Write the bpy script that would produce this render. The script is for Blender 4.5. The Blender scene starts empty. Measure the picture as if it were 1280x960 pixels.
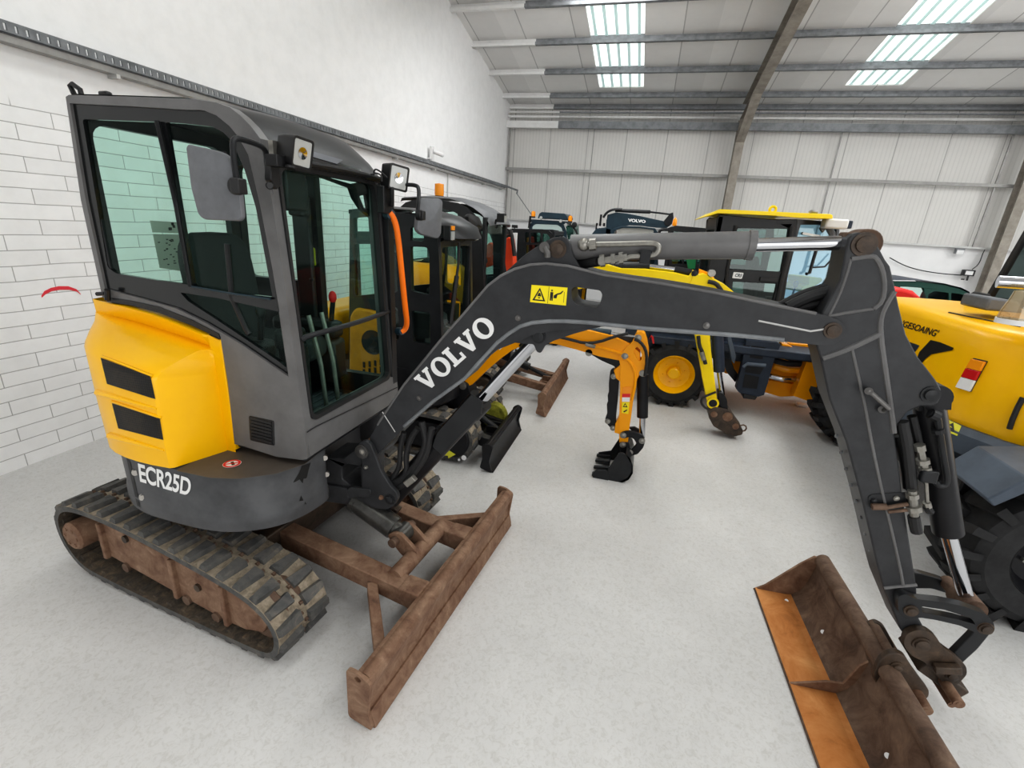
import bpy, bmesh, math, random
from mathutils import Vector, Matrix, geometry
random.seed(7)
SC = bpy.context.scene
COL = SC.collection
# ------------------------------------------------------------------ camera (solved from the building's vanishing points)
FPX, CAMH = 586.62, 1.995
YAW, PIT, ROL = -0.257523431, 0.327392019, 0.0645402086
CAM = Vector((0, 0, CAMH))
fw = Vector((math.sin(YAW)*math.cos(PIT), math.cos(YAW)*math.cos(PIT), -math.sin(PIT)))
r0 = Vector((math.cos(YAW), -math.sin(YAW), 0)); u0 = r0.cross(fw)
RT = r0*math.cos(ROL) + u0*math.sin(ROL); UP = u0*math.cos(ROL) - r0*math.sin(ROL)
cam_d = bpy.data.cameras.new('camera'); cam = bpy.data.objects.new('camera', cam_d); COL.objects.link(cam)
cam_d.sensor_width = 36; cam_d.lens = 36*FPX/1280; cam_d.clip_start = 0.02; cam_d.clip_end = 200
mw = Matrix((RT, UP, -fw)).transposed().to_4x4(); mw.translation = CAM
cam.matrix_world = mw; SC.camera = cam

def ray(px, py): return RT*((px-640)/FPX) + UP*(-(py-480)/FPX) + fw
def W(px, py, **k):
    d = ray(px, py); (ax, v), = k.items(); i = 'xyz'.index(ax)
    return CAM + d*((v-CAM[i])/d[i])
class Pl:
    """A plane in the world: origin O, in-plane axes A, B; unprojects photo points onto itself."""
    def __init__(s, O, A, B):
        s.O = Vector(O); s.A = Vector(A).normalized(); s.B = Vector(B).normalized(); s.N = s.A.cross(s.B).normalized()
    def pt(s, px, py):
        d = ray(px, py); return CAM + d*((s.O-CAM).dot(s.N)/d.dot(s.N))
    def uv(s, px, py):
        p = s.pt(px, py)-s.O; return (p.dot(s.A), p.dot(s.B))
    def w(s, a, b, n=0): return s.O + s.A*a + s.B*b + s.N*n
    def loop(s, pts): return [s.uv(*p) for p in pts]
X, Y, Z = Vector((1,0,0)), Vector((0,1,0)), Vector((0,0,1))
def PY(y): return Pl((0,y,0), X, Z)      # normal -Y (towards the photo side)
def PX(x): return Pl((x,0,0), Y, Z)      # normal +X
def PZ(z): return Pl((0,0,z), X, Y)      # normal +Z
# ------------------------------------------------------------------ materials
MATS = {}
def _nt(name):
    m = bpy.data.materials.new(name); m.use_nodes = True; nt = m.node_tree
    b = nt.nodes['Principled BSDF']; return m, nt, b
def _ramp(nt, fac, stops):
    r = nt.nodes.new('ShaderNodeValToRGB'); e = r.color_ramp.elements
    e[0].position, e[0].color = stops[0][0], (*stops[0][1], 1)
    e[1].position, e[1].color = stops[-1][0], (*stops[-1][1], 1)
    for p, c in stops[1:-1]:
        k = e.new(p); k.color = (*c, 1)
    nt.links.new(fac, r.inputs[0]); return r.outputs[0]
def _noise(nt, scale, detail=4, rough=.6, dist=0, stretch=None):
    tc = nt.nodes.new('ShaderNodeTexCoord'); n = nt.nodes.new('ShaderNodeTexNoise')
    src = tc.outputs['Object']
    if stretch:
        mp = nt.nodes.new('ShaderNodeMapping'); mp.inputs['Scale'].default_value = stretch
        nt.links.new(src, mp.inputs[0]); src = mp.outputs[0]
    nt.links.new(src, n.inputs['Vector'])
    n.inputs['Scale'].default_value = scale; n.inputs['Detail'].default_value = detail
    n.inputs['Roughness'].default_value = rough; n.inputs['Distortion'].default_value = dist
    return n.outputs['Fac']
def _bump(nt, b, h, s, d=.01):
    u = nt.nodes.new('ShaderNodeBump'); u.inputs['Strength'].default_value = s; u.inputs['Distance'].default_value = d
    nt.links.new(h, u.inputs['Height']); nt.links.new(u.outputs[0], b.inputs['Normal'])
def paint(name, col, rough=.45, metal=0, var=.25, scale=6, wear=None, wear_at=.68, coat=0, bump=0):
    m, nt, b = _nt(name)
    d = tuple(c*(1-var) for c in col); l = tuple(min(1, c*(1+var)) for c in col)
    stops = [(.3, d), (.62, l)]
    if wear: stops += [(wear_at, l), (wear_at+.06, wear)]
    c = _ramp(nt, _noise(nt, scale, 6, .65), stops)
    nt.links.new(c, b.inputs['Base Color'])
    b.inputs['Metallic'].default_value = metal; b.inputs['Roughness'].default_value = rough
    b.inputs['Specular IOR Level'].default_value = .3; b.inputs['Coat Weight'].default_value = coat; b.inputs['Coat Roughness'].default_value = .12
    if bump: _bump(nt, b, _noise(nt, 60, 4), bump, .004)
    MATS[name] = m; return m
def flat(name, col, rough=.5, metal=0, emit=0, alpha=1):
    m, nt, b = _nt(name); b.inputs['Base Color'].default_value = (*col, 1)
    b.inputs['Metallic'].default_value = metal; b.inputs['Roughness'].default_value = rough
    if emit:
        b.inputs['Emission Color'].default_value = (*col, 1); b.inputs['Emission Strength'].default_value = emit
    MATS[name] = m; return m
def glass(name, tint, refl=.09, rough=.02, haze=0, hazecol=(.5,.6,.6)):
    m = bpy.data.materials.new(name); m.use_nodes = True; nt = m.node_tree
    for n in list(nt.nodes): nt.nodes.remove(n)
    o = nt.nodes.new('ShaderNodeOutputMaterial'); mx = nt.nodes.new('ShaderNodeMixShader')
    t = nt.nodes.new('ShaderNodeBsdfTransparent'); t.inputs[0].default_value = (*tint, 1)
    g = nt.nodes.new('ShaderNodeBsdfGlossy'); g.inputs['Roughness'].default_value = rough; g.inputs['Color'].default_value = (.9,1,.97,1)
    lw = nt.nodes.new('ShaderNodeLayerWeight'); f = nt.nodes.new('ShaderNodeMath'); f.operation = 'POWER'; f.inputs[1].default_value = 4
    nt.links.new(lw.outputs['Facing'], f.inputs[0])
    a = nt.nodes.new('ShaderNodeMath'); a.operation = 'MULTIPLY_ADD'; a.inputs[1].default_value = .55; a.inputs[2].default_value = refl
    a.use_clamp = True
    nt.links.new(f.outputs[0], a.inputs[0]); nt.links.new(a.outputs[0], mx.inputs[0])
    nt.links.new(t.outputs[0], mx.inputs[1]); nt.links.new(g.outputs[0], mx.inputs[2])
    last = mx
    if haze:
        d = nt.nodes.new('ShaderNodeBsdfDiffuse'); d.inputs[0].default_value = (*hazecol, 1)
        m2 = nt.nodes.new('ShaderNodeMixShader'); m2.inputs[0].default_value = haze
        nt.links.new(mx.outputs[0], m2.inputs[1]); nt.links.new(d.outputs[0], m2.inputs[2]); last = m2
    nt.links.new(last.outputs[0], o.inputs[0]); MATS[name] = m; return m
def rust(name, cols, scale=9, rough=.75, metal=.2, bump=.35, stretch=None):
    m, nt, b = _nt(name)
    n = _noise(nt, scale, 8, .7, .6, stretch)
    st = [(.25+.5*i/(len(cols)-1), c) for i, c in enumerate(cols)]
    nt.links.new(_ramp(nt, n, st), b.inputs['Base Color'])
    b.inputs['Roughness'].default_value = rough; b.inputs['Metallic'].default_value = metal
    if bump: _bump(nt, b, _noise(nt, scale*5, 6), bump, .006)
    MATS[name] = m; return m
# ------------------------------------------------------------------ mesh helpers (all in world coordinates)
def B(): return bmesh.new()
def box(bm, c, s, ax=None, mi=0):
    ax = ax or (X, Y, Z); c = Vector(c); v = []
    for i in (-1, 1):
        for j in (-1, 1):
            for k in (-1, 1):
                v.append(bm.verts.new(c + ax[0]*(i*s[0]/2) + ax[1]*(j*s[1]/2) + ax[2]*(k*s[2]/2)))
    for f in ((0,1,3,2),(4,6,7,5),(0,4,5,1),(2,3,7,6),(0,2,6,4),(1,5,7,3)):
        bm.faces.new([v[i] for i in f]).material_index = mi
def bar(bm, a, b, w, h, up=Z, mi=0, w2=None, h2=None):
    """rectangular bar from a to b: w across, h along 'up'"""
    a, b = Vector(a), Vector(b); d = (b-a).normalized(); s = d.cross(up).normalized(); u = s.cross(d).normalized()
    w2 = w2 or w; h2 = h2 or h; v = []
    for p, ww, hh in ((a, w, h), (b, w2, h2)):
        for i, j in ((-1,-1),(1,-1),(1,1),(-1,1)): v.append(bm.verts.new(p + s*(i*ww/2) + u*(j*hh/2)))
    for f in ((3,2,1,0),(4,5,6,7),(0,1,5,4),(1,2,6,5),(2,3,7,6),(3,0,4,7)):
        bm.faces.new([v[i] for i in f]).material_index = mi
def prism(bm, pl, loops, n0, n1, mi=0, px=True):
    """extrude a polygon with holes from normal offset n0 to n1; loops[0] is the outline"""
    L = [pl.loop(l) if px else l for l in loops]
    L = [[p for i, p in enumerate(l) if (Vector(p)-Vector(l[i-1])).length > 1e-6] for l in L]
    flat3 = [[Vector((a, b, 0)) for a, b in l] for l in L]
    pts = [p for l in L for p in l]
    tris = geometry.tessellate_polygon(flat3) if len(L) > 1 else [range(len(pts))]
    top = [bm.verts.new(pl.w(a, b, n1)) for a, b in pts]; bot = [bm.verts.new(pl.w(a, b, n0)) for a, b in pts]
    fs = []
    for t in tris:
        for q in (top, bot):
            try: f = bm.faces.new([q[i] for i in t]); f.material_index = mi; fs.append(f)
            except ValueError: pass
    k = 0
    for l in L:
        n = len(l)
        for i in range(n):
            a, b = k+i, k+(i+1) % n
            f = bm.faces.new((top[a], top[b], bot[b], bot[a])); f.material_index = mi; fs.append(f)
        k += n
    bmesh.ops.recalc_face_normals(bm, faces=fs)
    if len(L) == 1: return
    caps = [f for f in fs if len(f.verts) == 3]
    ed = list(dict.fromkeys(e for f in caps for e in f.edges))
    want = abs(poly_area(L[0])) - sum(abs(poly_area(l)) for l in L[1:])
    got = sum(f.calc_area() for f in caps)
    if abs(got-2*want) > .002*max(want, 1e-4): print('tessellation area', got, 2*want, L[0][:2], len(L))
    # merge the cap triangles into two simple n-gons per cap, cut along two bridges (keeps bevels clean)
def sheet(bm, pl, loop, n, mi=0):
    f = bm.faces.new([bm.verts.new(pl.w(a, b, n)) for a, b in loop]); f.material_index = mi
def poly_area(l): return sum(l[i-1][0]*l[i][1]-l[i][0]*l[i-1][1] for i in range(len(l)))/2
def frame_from(d):
    d = Vector(d).normalized(); a = Z if abs(d.z) < .9 else X
    s = d.cross(a).normalized(); return d, s, s.cross(d).normalized()
def rings(bm, R, close=True, cap=True, mi=0):
    V = [[bm.verts.new(p) for p in r] for r in R]; n = len(R[0]); fs = []
    for a, b in zip(V, V[1:]):
        for i in range(n if close else n-1):
            j = (i+1) % n
            try: fs.append(bm.faces.new((a[i], a[j], b[j], b[i])))
            except ValueError: pass
    if cap and close:
        for r in (V[0][::-1], V[-1]):
            try: fs.append(bm.faces.new(r))
            except ValueError: pass
    for f in fs: f.material_index = mi
    bmesh.ops.recalc_face_normals(bm, faces=fs)
    return fs
def cyl(bm, a, b, r, n=24, r2=None, mi=0):
    a, b = Vector(a), Vector(b); d, s, u = frame_from(b-a); r2 = r if r2 is None else r2
    rings(bm, [[p + s*(q*math.cos(2*math.pi*i/n)) + u*(q*math.sin(2*math.pi*i/n)) for i in range(n)] for p, q in ((a, r), (b, r2))], mi=mi)
def lathe(bm, o, d, prof, n=32, mi=0, cap=True):
    """prof: (radius, height along d) pairs"""
    o = Vector(o); d, s, u = frame_from(d)
    rings(bm, [[o + d*h + s*(r*math.cos(2*math.pi*i/n)) + u*(r*math.sin(2*math.pi*i/n)) for i in range(n)] for r, h in prof], cap=cap, mi=mi)
def tube(bm, pts, r, n=10, mi=0, smooth=0, rr=None):
    P = [Vector(p) for p in pts]
    for _ in range(smooth):
        Q = [P[0]]
        for a, b in zip(P, P[1:]): Q += [a*.75+b*.25, a*.25+b*.75]
        P = Q + [P[-1]]
    d, s, u = frame_from(P[1]-P[0]); R = []
    for i, p in enumerate(P):
        t = (P[min(i+1, len(P)-1)] - P[max(i-1, 0)]).normalized()
        s = (s - t*s.dot(t)).normalized(); u = t.cross(s)
        q = r if rr is None else rr[min(i, len(rr)-1)]
        R.append([p + s*(q*math.cos(2*math.pi*k/n)) + u*(q*math.sin(2*math.pi*k/n)) for k in range(n)])
    rings(bm, R, mi=mi)
def grid(bm, G, mi=0):
    rings(bm, G, close=False, cap=False, mi=mi)
def sphere(bm, c, r, sc=(1,1,1), n=16, mi=0):
    m = Matrix.Translation(Vector(c)) @ Matrix.Diagonal((sc[0], sc[1], sc[2], 1))
    for v in bmesh.ops.create_uvsphere(bm, u_segments=n, v_segments=n//2+2, radius=r, matrix=m)['verts']:
        for f in v.link_faces: f.material_index = mi
def arc(c, r, a0, a1, n=8):
    return [(c[0]+r*math.cos(a0+(a1-a0)*i/n), c[1]+r*math.sin(a0+(a1-a0)*i/n)) for i in range(n+1)]
def rrect(x0, y0, x1, y1, r, n=4):
    h = math.pi/2
    return arc((x1-r,y1-r),r,0,h,n)+arc((x0+r,y1-r),r,h,2*h,n)+arc((x0+r,y0+r),r,2*h,3*h,n)+arc((x1-r,y0+r),r,3*h,4*h,n)
def rpoly(pts, r, n=4):
    """round the corners of a 2-D polygon"""
    out = []; N = len(pts); P = [Vector(p) for p in pts]
    for i in range(N):
        p, a, b = P[i], P[i-1], P[(i+1) % N]
        q = min(r, (a-p).length*.45, (b-p).length*.45)
        s, e = p+(a-p).normalized()*q, p+(b-p).normalized()*q
        for k in range(n+1):
            t = k/n; out.append(tuple(s*(1-t)**2 + p*(2*t*(1-t)) + e*t*t))
    return out
# ------------------------------------------------------------------ objects
def ob(name, bm, mats, parent=None, bevel=0, smooth=35, label=None, seg=2):
    me = bpy.data.meshes.new(name)
    root = parent
    while root is not None and root.parent is not None: root = root.parent
    off = root.location if root is not None else Vector((0,0,0))
    if off.length: bmesh.ops.translate(bm, verts=bm.verts, vec=-off)
    bm.to_mesh(me); bm.free()
    for m in (mats if isinstance(mats, (list, tuple)) else [mats]): me.materials.append(MATS[m])
    o = bpy.data.objects.new(name, me); COL.objects.link(o)
    if parent is not None: o.parent = parent
    if smooth:
        for p in me.polygons: p.use_smooth = True
        me.set_sharp_from_angle(angle=math.radians(smooth))
    if bevel:
        b = o.modifiers.new('bevel', 'BEVEL'); b.width = bevel; b.segments = seg; b.limit_method = 'ANGLE'; b.angle_limit = math.radians(40)
    if label: o['label'] = label
    return o
def thing(name, label, cat, loc, group=None):
    o = bpy.data.objects.new(name, None); COL.objects.link(o); o.location = Vector(loc); o.empty_display_size = .2
    o['label'] = label; o['category'] = cat
    if group: o['group'] = group
    return o
def tag(o, label, cat, group=None, kind=None):
    if label: o['label'] = label
    if cat: o['category'] = cat
    if group: o['group'] = group
    if kind: o['kind'] = kind
    return o
def struct(name, bm, mats, **k):
    o = ob(name, bm, mats, **k); o['kind'] = 'structure'; return o
def text_on(name, s, mat, parent, pl, p0, p1, h, n, depth=.001, bold=.0, shear=0, spacing=1):
    """lettering laid on plane pl from plane point p0 to p1 (left and right end of its baseline), cap height h"""
    cu = bpy.data.curves.new(name, 'FONT'); cu.body = s; cu.size = 1; cu.extrude = 0; cu.offset = bold; cu.shear = shear; cu.space_character = spacing
    t = bpy.data.objects.new(name, cu); me = bpy.data.meshes.new_from_object(t)
    bm = B(); bm.from_mesh(me); bpy.data.objects.remove(t)
    xs = [v.co.x for v in bm.verts]; ys = [v.co.y for v in bm.verts]
    x0, x1, y0, y1 = min(xs), max(xs), min(ys), max(ys)
    a, b = Vector(p0), Vector(p1); d = (b-a); L = d.length; d.normalize(); q = Vector((-d.y, d.x))
    for v in bm.verts:
        s_ = (v.co.x-x0)/(x1-x0)*L; t_ = (v.co.y-y0)/(y1-y0)*h
        c = a + d*s_ + q*t_; v.co = pl.w(c.x, c.y, n)
    return ob(name, bm, mat, parent, smooth=0)
# ------------------------------------------------------------------ machine materials
paint('charcoal', (.040,.041,.044), .42, 0, .22, 9, wear=(.085,.085,.088), wear_at=.74, bump=.05)
paint('charcoal_light', (.148,.146,.146), .33, 0, .16, 5, wear=(.15,.14,.135), wear_at=.74, bump=.05)
paint('charcoal_warm', (.10,.086,.074), .5, 0, .2, 3)
paint('skirt_grey', (.080,.081,.085), .42, 0, .22, 6, wear=(.10,.10,.10), wear_at=.72)
paint('black_paint', (.014,.014,.016), .38, 0, .3, 6)
paint('black_satin', (.022,.023,.025), .35, 0, .2, 6)
paint('cast_grey', (.055,.056,.059), .45, .1, .25, 9, wear=(.11,.085,.065), wear_at=.70)
paint('gunmetal', (.10,.098,.092), .32, .6, .35, 9, wear=(.13,.075,.045), wear_at=.62)
flat('steel_dark', (.16,.155,.15), .35, .7)
paint('ochre', (.62,.25,.012), .45, 0, .2, 7)
flat('black_rubber', (.02,.02,.021), .6)
flat('frit', (.012,.013,.014), .16)
paint('yellow', (1.0,.535,.0015), .30, 0, .04, 3, coat=.12)
paint('yellow_lemon', (1.0,.72,.003), .33, 0, .04, 3, coat=.1)
paint('orange_yellow', (1.0,.38,.002), .33, 0, .06, 4, coat=.1)
paint('orange', (.95,.20,.01), .4, 0, .06, 6)
paint('red_orange', (.80,.085,.03), .4, 0, .08, 5)
paint('navy', (.030,.040,.060), .42, 0, .25, 5)
paint('slate_blue', (.085,.105,.135), .45, 0, .2, 4)
paint('dark_teal', (.02,.04,.055), .35, 0, .15, 5)
rust('rust_dark', [(.05,.033,.025),(.115,.07,.048),(.18,.12,.085),(.28,.18,.12)], 9)
rust('rust_brown', [(.085,.045,.03),(.19,.105,.066),(.27,.17,.112),(.40,.27,.185)], 11)
rust('rust_orange', [(.28,.10,.025),(.48,.19,.05),(.56,.25,.08),(.66,.34,.13)], 6, bump=.2)
rust('rust_grease', [(.02,.016,.013),(.048,.034,.025),(.085,.058,.04),(.15,.095,.06)], 10, .5)
rust('belt_dust', [(.08,.075,.068),(.20,.165,.12),(.32,.27,.205),(.40,.35,.28)], 22, .9, 0, .3)
rust('belt_rubber', [(.035,.036,.037),(.075,.075,.074),(.115,.11,.102),(.22,.19,.15)], 14, .8, 0, .3)
rust('belt_inner', [(.025,.022,.02),(.06,.05,.04),(.11,.085,.06),(.20,.14,.09)], 25, .9, 0, .3)
paint('tyre_rubber', (.028,.028,.029), .7, 0, .35, 8, wear=(.09,.075,.055), wear_at=.66)
flat('chrome', (.56,.57,.60), .08, 1)
paint('zinc', (.30,.29,.265), .38, .7, .2, 20)
flat('steel_bolt', (.5,.48,.45), .35, .8)
flat('lens', (.42,.43,.42), .15)
flat('amber', (.95,.33,.01), .25)
flat('red_lens', (.6,.015,.02), .2)
flat('sign_yellow', (.95,.78,.01), .45)
flat('sign_black', (.01,.01,.01), .5)
flat('sign_white', (.85,.85,.85), .5)
flat('sign_red', (.72,.02,.02), .5)
flat('letter_white', (.86,.86,.85), .5)
paint('red', (.75,.035,.03), .4, 0, .06, 5)
paint('green_dark', (.02,.07,.055), .35, 0, .1, 4)
paint('wagon_green', (.02,.16,.06), .4, 0, .1, 4)
flat('seat_fabric', (.035,.037,.038), .9)
paint('green_yellow', (.22,.22,.03), .7, 0, .6, 14, wear=(.5,.52,.05), wear_at=.62)
flat('lime', (.75,.72,.05), .5)
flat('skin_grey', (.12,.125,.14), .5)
paint('mirror_grey', (.155,.16,.17), .5, 0, .12, 14)
glass('glass_green', (.72,.905,.84), .006)
glass('glass_dark', (.24,.37,.34), .07)
glass('glass_black', (.10,.13,.125), .07)
glass('glass_pale', (.78,.93,.89), .04)
glass('glass_blue_sheen', (.30,.50,.62), .08, haze=.16, hazecol=(.22,.52,.82))  # blue reflections put into the tint and haze of the pane
glass('beacon_clear', (.85,.74,.55), .12, haze=.25, hazecol=(.75,.62,.42))
glass('notice_film', (.62,.64,.60), .04, haze=.35, hazecol=(.8,.8,.74))
glass('glass_smoke', (.62,.60,.55), .08)
m, nt, b = _nt('grille_mesh'); MATS['grille_mesh'] = m
tc = nt.nodes.new('ShaderNodeTexCoord'); vo = nt.nodes.new('ShaderNodeTexVoronoi'); vo.inputs['Scale'].default_value = 95; vo.inputs['Randomness'].default_value = .15
nt.links.new(tc.outputs['Object'], vo.inputs['Vector'])
nt.links.new(_ramp(nt, vo.outputs['Distance'], [(.44,(.002,.002,.002)),(.70,(.028,.02,.012))]), b.inputs['Base Color']); b.inputs['Roughness'].default_value = .6
from mathutils.bvhtree import BVHTree
def bvh_of(o):
    r = o
    while r.parent is not None: r = r.parent
    off = r.location if r is not o else Vector((0,0,0))
    me = o.data; return BVHTree.FromPolygons([v.co+off for v in me.vertices], [tuple(p.vertices) for p in me.polygons])
def cast(bvh, px, py, off):
    d = ray(px, py).normalized(); h, n, i, t = bvh.ray_cast(CAM, d)
    if h is None: return None
    if n.dot(d) > 0: n = -n
    return h + n*off
def quad_px(q, s, t):
    """q: four photo points: bottom-left, bottom-right, top-right, top-left"""
    a, b, c, d = [Vector(p) for p in q]; v = (a*(1-s)+b*s)*(1-t) + (d*(1-s)+c*s)*t; return v.x, v.y
def cast_quad(bm, bvh, q, nx, ny, off, mi=0):
    G = [[cast(bvh, *quad_px(q, i/nx, j/ny), off) for i in range(nx+1)] for j in range(ny+1)]
    if any(p is None for r in G for p in r): print('cast missed', q); return
    grid(bm, G, mi)
def glyphs(s, bold=0, shear=0, spacing=1):
    cu = bpy.data.curves.new('glyphs', 'FONT'); cu.body = s; cu.size = 1; cu.offset = bold; cu.shear = shear; cu.space_character = spacing
    t = bpy.data.objects.new('glyphs', cu); me = bpy.data.meshes.new_from_object(t); bpy.data.objects.remove(t)
    v = [tuple(x.co) for x in me.vertices]; x0, x1 = min(p[0] for p in v), max(p[0] for p in v); y0, y1 = min(p[1] for p in v), max(p[1] for p in v)
    return [((p[0]-x0)/(x1-x0), (p[1]-y0)/(y1-y0)) for p in v], [tuple(f.vertices) for f in me.polygons]
def cast_text(bm, bvh, s, q, off, bold=0, mi=0, **k):
    V, Fs = glyphs(s, bold, **k); C_ = [cast(bvh, *quad_px(q, a, b), off) for a, b in V]; vs = [bm.verts.new(c) if c else None for c in C_]
    for f in Fs:
        if any(vs[i] is None for i in f): continue
        try: bm.faces.new([vs[i] for i in f]).material_index = mi
        except ValueError: pass
def flat_text(bm, pl, s, q, n, bold=0, mi=0, **k):
    V, Fs = glyphs(s, bold, **k); vs = []
    for a, b in V: u = pl.uv(*quad_px(q, a, b)); vs.append(bm.verts.new(pl.w(u[0], u[1], n)))
    for f in Fs:
        try: bm.faces.new([vs[i] for i in f]).material_index = mi
        except ValueError: pass
# ------------------------------------------------------------------ rubber track, any machine
def closed_smooth(P, it=2):
    P = [Vector(p) for p in P]
    for _ in range(it):
        P = [q for i in range(len(P)) for q in (P[i]*.75+P[(i+1) % len(P)]*.25, P[i]*.25+P[(i+1) % len(P)]*.75)]
    return P
def resample(P, n):
    L = [0]; N = len(P)
    for i in range(N): L.append(L[-1] + (P[(i+1) % N]-P[i]).length)
    out = []; k = 0
    for j in range(n):
        s = L[-1]*j/n
        while L[k+1] < s: k += 1
        t = (s-L[k])/(L[k+1]-L[k]); out.append(P[k]*(1-t)+P[(k+1) % N]*t)
    return out
def track_belt(parent, fr, path, v0, v1, lugs=36, lug_h=.024, th=.03, name='track_belt', fine=True):
    """path: (u,z) of the outermost surface, counter-clockwise seen from the -v side; fr(u,v,z) -> world"""
    P = resample(closed_smooth(path), lugs*2); N = len(P)
    nor = []
    for i in range(N):
        t = (P[(i+1) % N]-P[i-1]).normalized(); nor.append(Vector((t.y, -t.x)))
    if sum((nor[i].dot(P[i]-sum(P, Vector((0,0)))/N)) for i in range(N)) < 0: nor = [-n for n in nor]
    bm = B(); wv = v1-v0; R = []
    for i in range(N):
        o, q = P[i]-nor[i]*lug_h, P[i]-nor[i]*(lug_h+th)
        R.append([fr(o.x,v0,o.y), fr(o.x,v1,o.y), fr(q.x,v1,q.y), fr(q.x,v0,q.y)])
    R.append(R[0]); fs = rings(bm, R, cap=False, mi=0)
    for k, f in enumerate(fs):
        j = k % 4
        f.material_index = (0,1,2,1)[j]
    bmesh.ops.remove_doubles(bm, verts=bm.verts, dist=1e-5)
    def block(i0, i1, va, vb, h, mi, i2=None, i3=None, inn=0):
        # block between path positions; i2,i3 = positions at the vb side (slanted lug)
        i2 = i0 if i2 is None else i2; i3 = i1 if i3 is None else i3
        def at(f, hh):
            f = f % N; a = int(f); t = f-a; p = P[a]*(1-t)+P[(a+1) % N]*t; n = (nor[a]*(1-t)+nor[(a+1) % N]*t); q = p-n*(lug_h+inn)+n*hh; return q
        v = []
        for hh, sh in ((-.004,0),(h,.2)):
            for f, vv in ((i0+sh,va),(i1-sh,va),(i3-sh,vb-(vb-va)*sh*.25),(i2+sh,vb-(vb-va)*sh*.25)):
                q = at(f, hh); v.append(bm.verts.new(fr(q.x, vv, q.y)))
        for f in ((3,2,1,0),(4,5,6,7),(0,1,5,4),(1,2,6,5),(2,3,7,6),(3,0,4,7)):
            bm.faces.new([v[k] for k in f]).material_index = mi
    m_ = (v0+v1)/2; g = wv*.07
    for k in range(lugs):
        i = 2*k
        block(i-.1, i+1.35, m_-g, v0+wv*.01, lug_h, 1, i+.1, i+1.1)
        block(i+.9, i+2.35, m_+g, v1-wv*.01, lug_h, 1, i+1.1, i+2.1)
        if fine:
            block(i+.2, i+.75, m_-g*.8, m_-g*.1, lug_h*.5, 3); block(i+1.2, i+1.75, m_+g*.1, m_+g*.8, lug_h*.5, 3)
            block(i+.15, i+1.0, v0+wv*.06, v1-wv*.06, -.018, 2, inn=th-.004)
    return ob(name, bm, ['belt_dust','belt_rubber','belt_inner','rust_dark'], parent, smooth=30)
# ================================================================== the hall
XL, YB = -4.385, 14.45          # left wall, back wall
def roofz(y): return 5.05 + (14.5-y)*0.176   # underside of the purlins
m, nt, b = _nt('concrete'); MATS['concrete'] = m
c = _ramp(nt, _noise(nt, 1.3, 8, .7, .3), [(.3, (.55,.545,.537)), (.7, (.64,.636,.628))])
s = _ramp(nt, _noise(nt, 38, 8, .75, 1.2), [(.38, (.84,.83,.81)), (.52, (1,1,1)), (.72, (1.0,1.0,1.0))])
mx = nt.nodes.new('ShaderNodeMix'); mx.data_type = 'RGBA'; mx.blend_type = 'MULTIPLY'; mx.inputs[0].default_value = .8
nt.links.new(c, mx.inputs[6]); nt.links.new(s, mx.inputs[7]); nt.links.new(mx.outputs[2], b.inputs['Base Color'])
b.inputs['Roughness'].default_value = .62; b.inputs['Specular IOR Level'].default_value = .35
_bump(nt, b, _noise(nt, 30, 6, .7), .12, .004)
# painted blockwork (below) running up into smooth render (above)
m, nt, b = _nt('painted_block'); MATS['painted_block'] = m
tc = nt.nodes.new('ShaderNodeTexCoord'); sp = nt.nodes.new('ShaderNodeSeparateXYZ'); cb = nt.nodes.new('ShaderNodeCombineXYZ')
nt.links.new(tc.outputs['Object'], sp.inputs[0])
wob = nt.nodes.new('ShaderNodeTexNoise'); wob.inputs['Scale'].default_value = 2.2; nt.links.new(tc.outputs['Object'], wob.inputs['Vector'])
wm = nt.nodes.new('ShaderNodeMath'); wm.operation = 'MULTIPLY_ADD'; wm.inputs[1].default_value = .016; nt.links.new(wob.outputs['Fac'], wm.inputs[0]); nt.links.new(sp.outputs[2], wm.inputs[2])
nt.links.new(sp.outputs[1], cb.inputs[0]); nt.links.new(wm.outputs[0], cb.inputs[1])
bk = nt.nodes.new('ShaderNodeTexBrick'); nt.links.new(cb.outputs[0], bk.inputs['Vector'])
for k, v in dict(Scale=1, **{'Mortar Size':.0036,'Mortar Smooth':.35,'Brick Width':.47,'Row Height':.107}).items(): bk.inputs[k].default_value = v
bk.inputs['Color1'].default_value = (1,1,1,1); bk.inputs['Color2'].default_value = (.95,.95,.95,1); bk.inputs['Mortar'].default_value = (.47,.46,.45,1)
bk.offset = .5; bk.offset_frequency = 2
band = nt.nodes.new('ShaderNodeMapRange'); band.inputs['From Min'].default_value = 2.56; band.inputs['From Max'].default_value = 2.62
nt.links.new(sp.outputs[2], band.inputs[0])
mw_ = nt.nodes.new('ShaderNodeMix'); mw_.data_type = 'RGBA'; nt.links.new(band.outputs[0], mw_.inputs[0])
nt.links.new(bk.outputs['Color'], mw_.inputs[6]); mw_.inputs[7].default_value = (.97,.97,.97,1)
dirt = _ramp(nt, _noise(nt, 5, 8, .7), [(.3, (.86,.86,.858)), (.6, (.92,.92,.918))])
ml = nt.nodes.new('ShaderNodeMix'); ml.data_type = 'RGBA'; ml.blend_type = 'MULTIPLY'; ml.inputs[0].default_value = 1
nt.links.new(mw_.outputs[2], ml.inputs[6]); nt.links.new(dirt, ml.inputs[7]); nt.links.new(ml.outputs[2], b.inputs['Base Color'])
inv = nt.nodes.new('ShaderNodeMath'); inv.operation = 'SUBTRACT'; inv.inputs[0].default_value = 1; nt.links.new(bk.outputs['Fac'], inv.inputs[1])
ib = nt.nodes.new('ShaderNodeMath'); ib.operation = 'SUBTRACT'; ib.inputs[0].default_value = 1; nt.links.new(band.outputs[0], ib.inputs[1])
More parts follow.
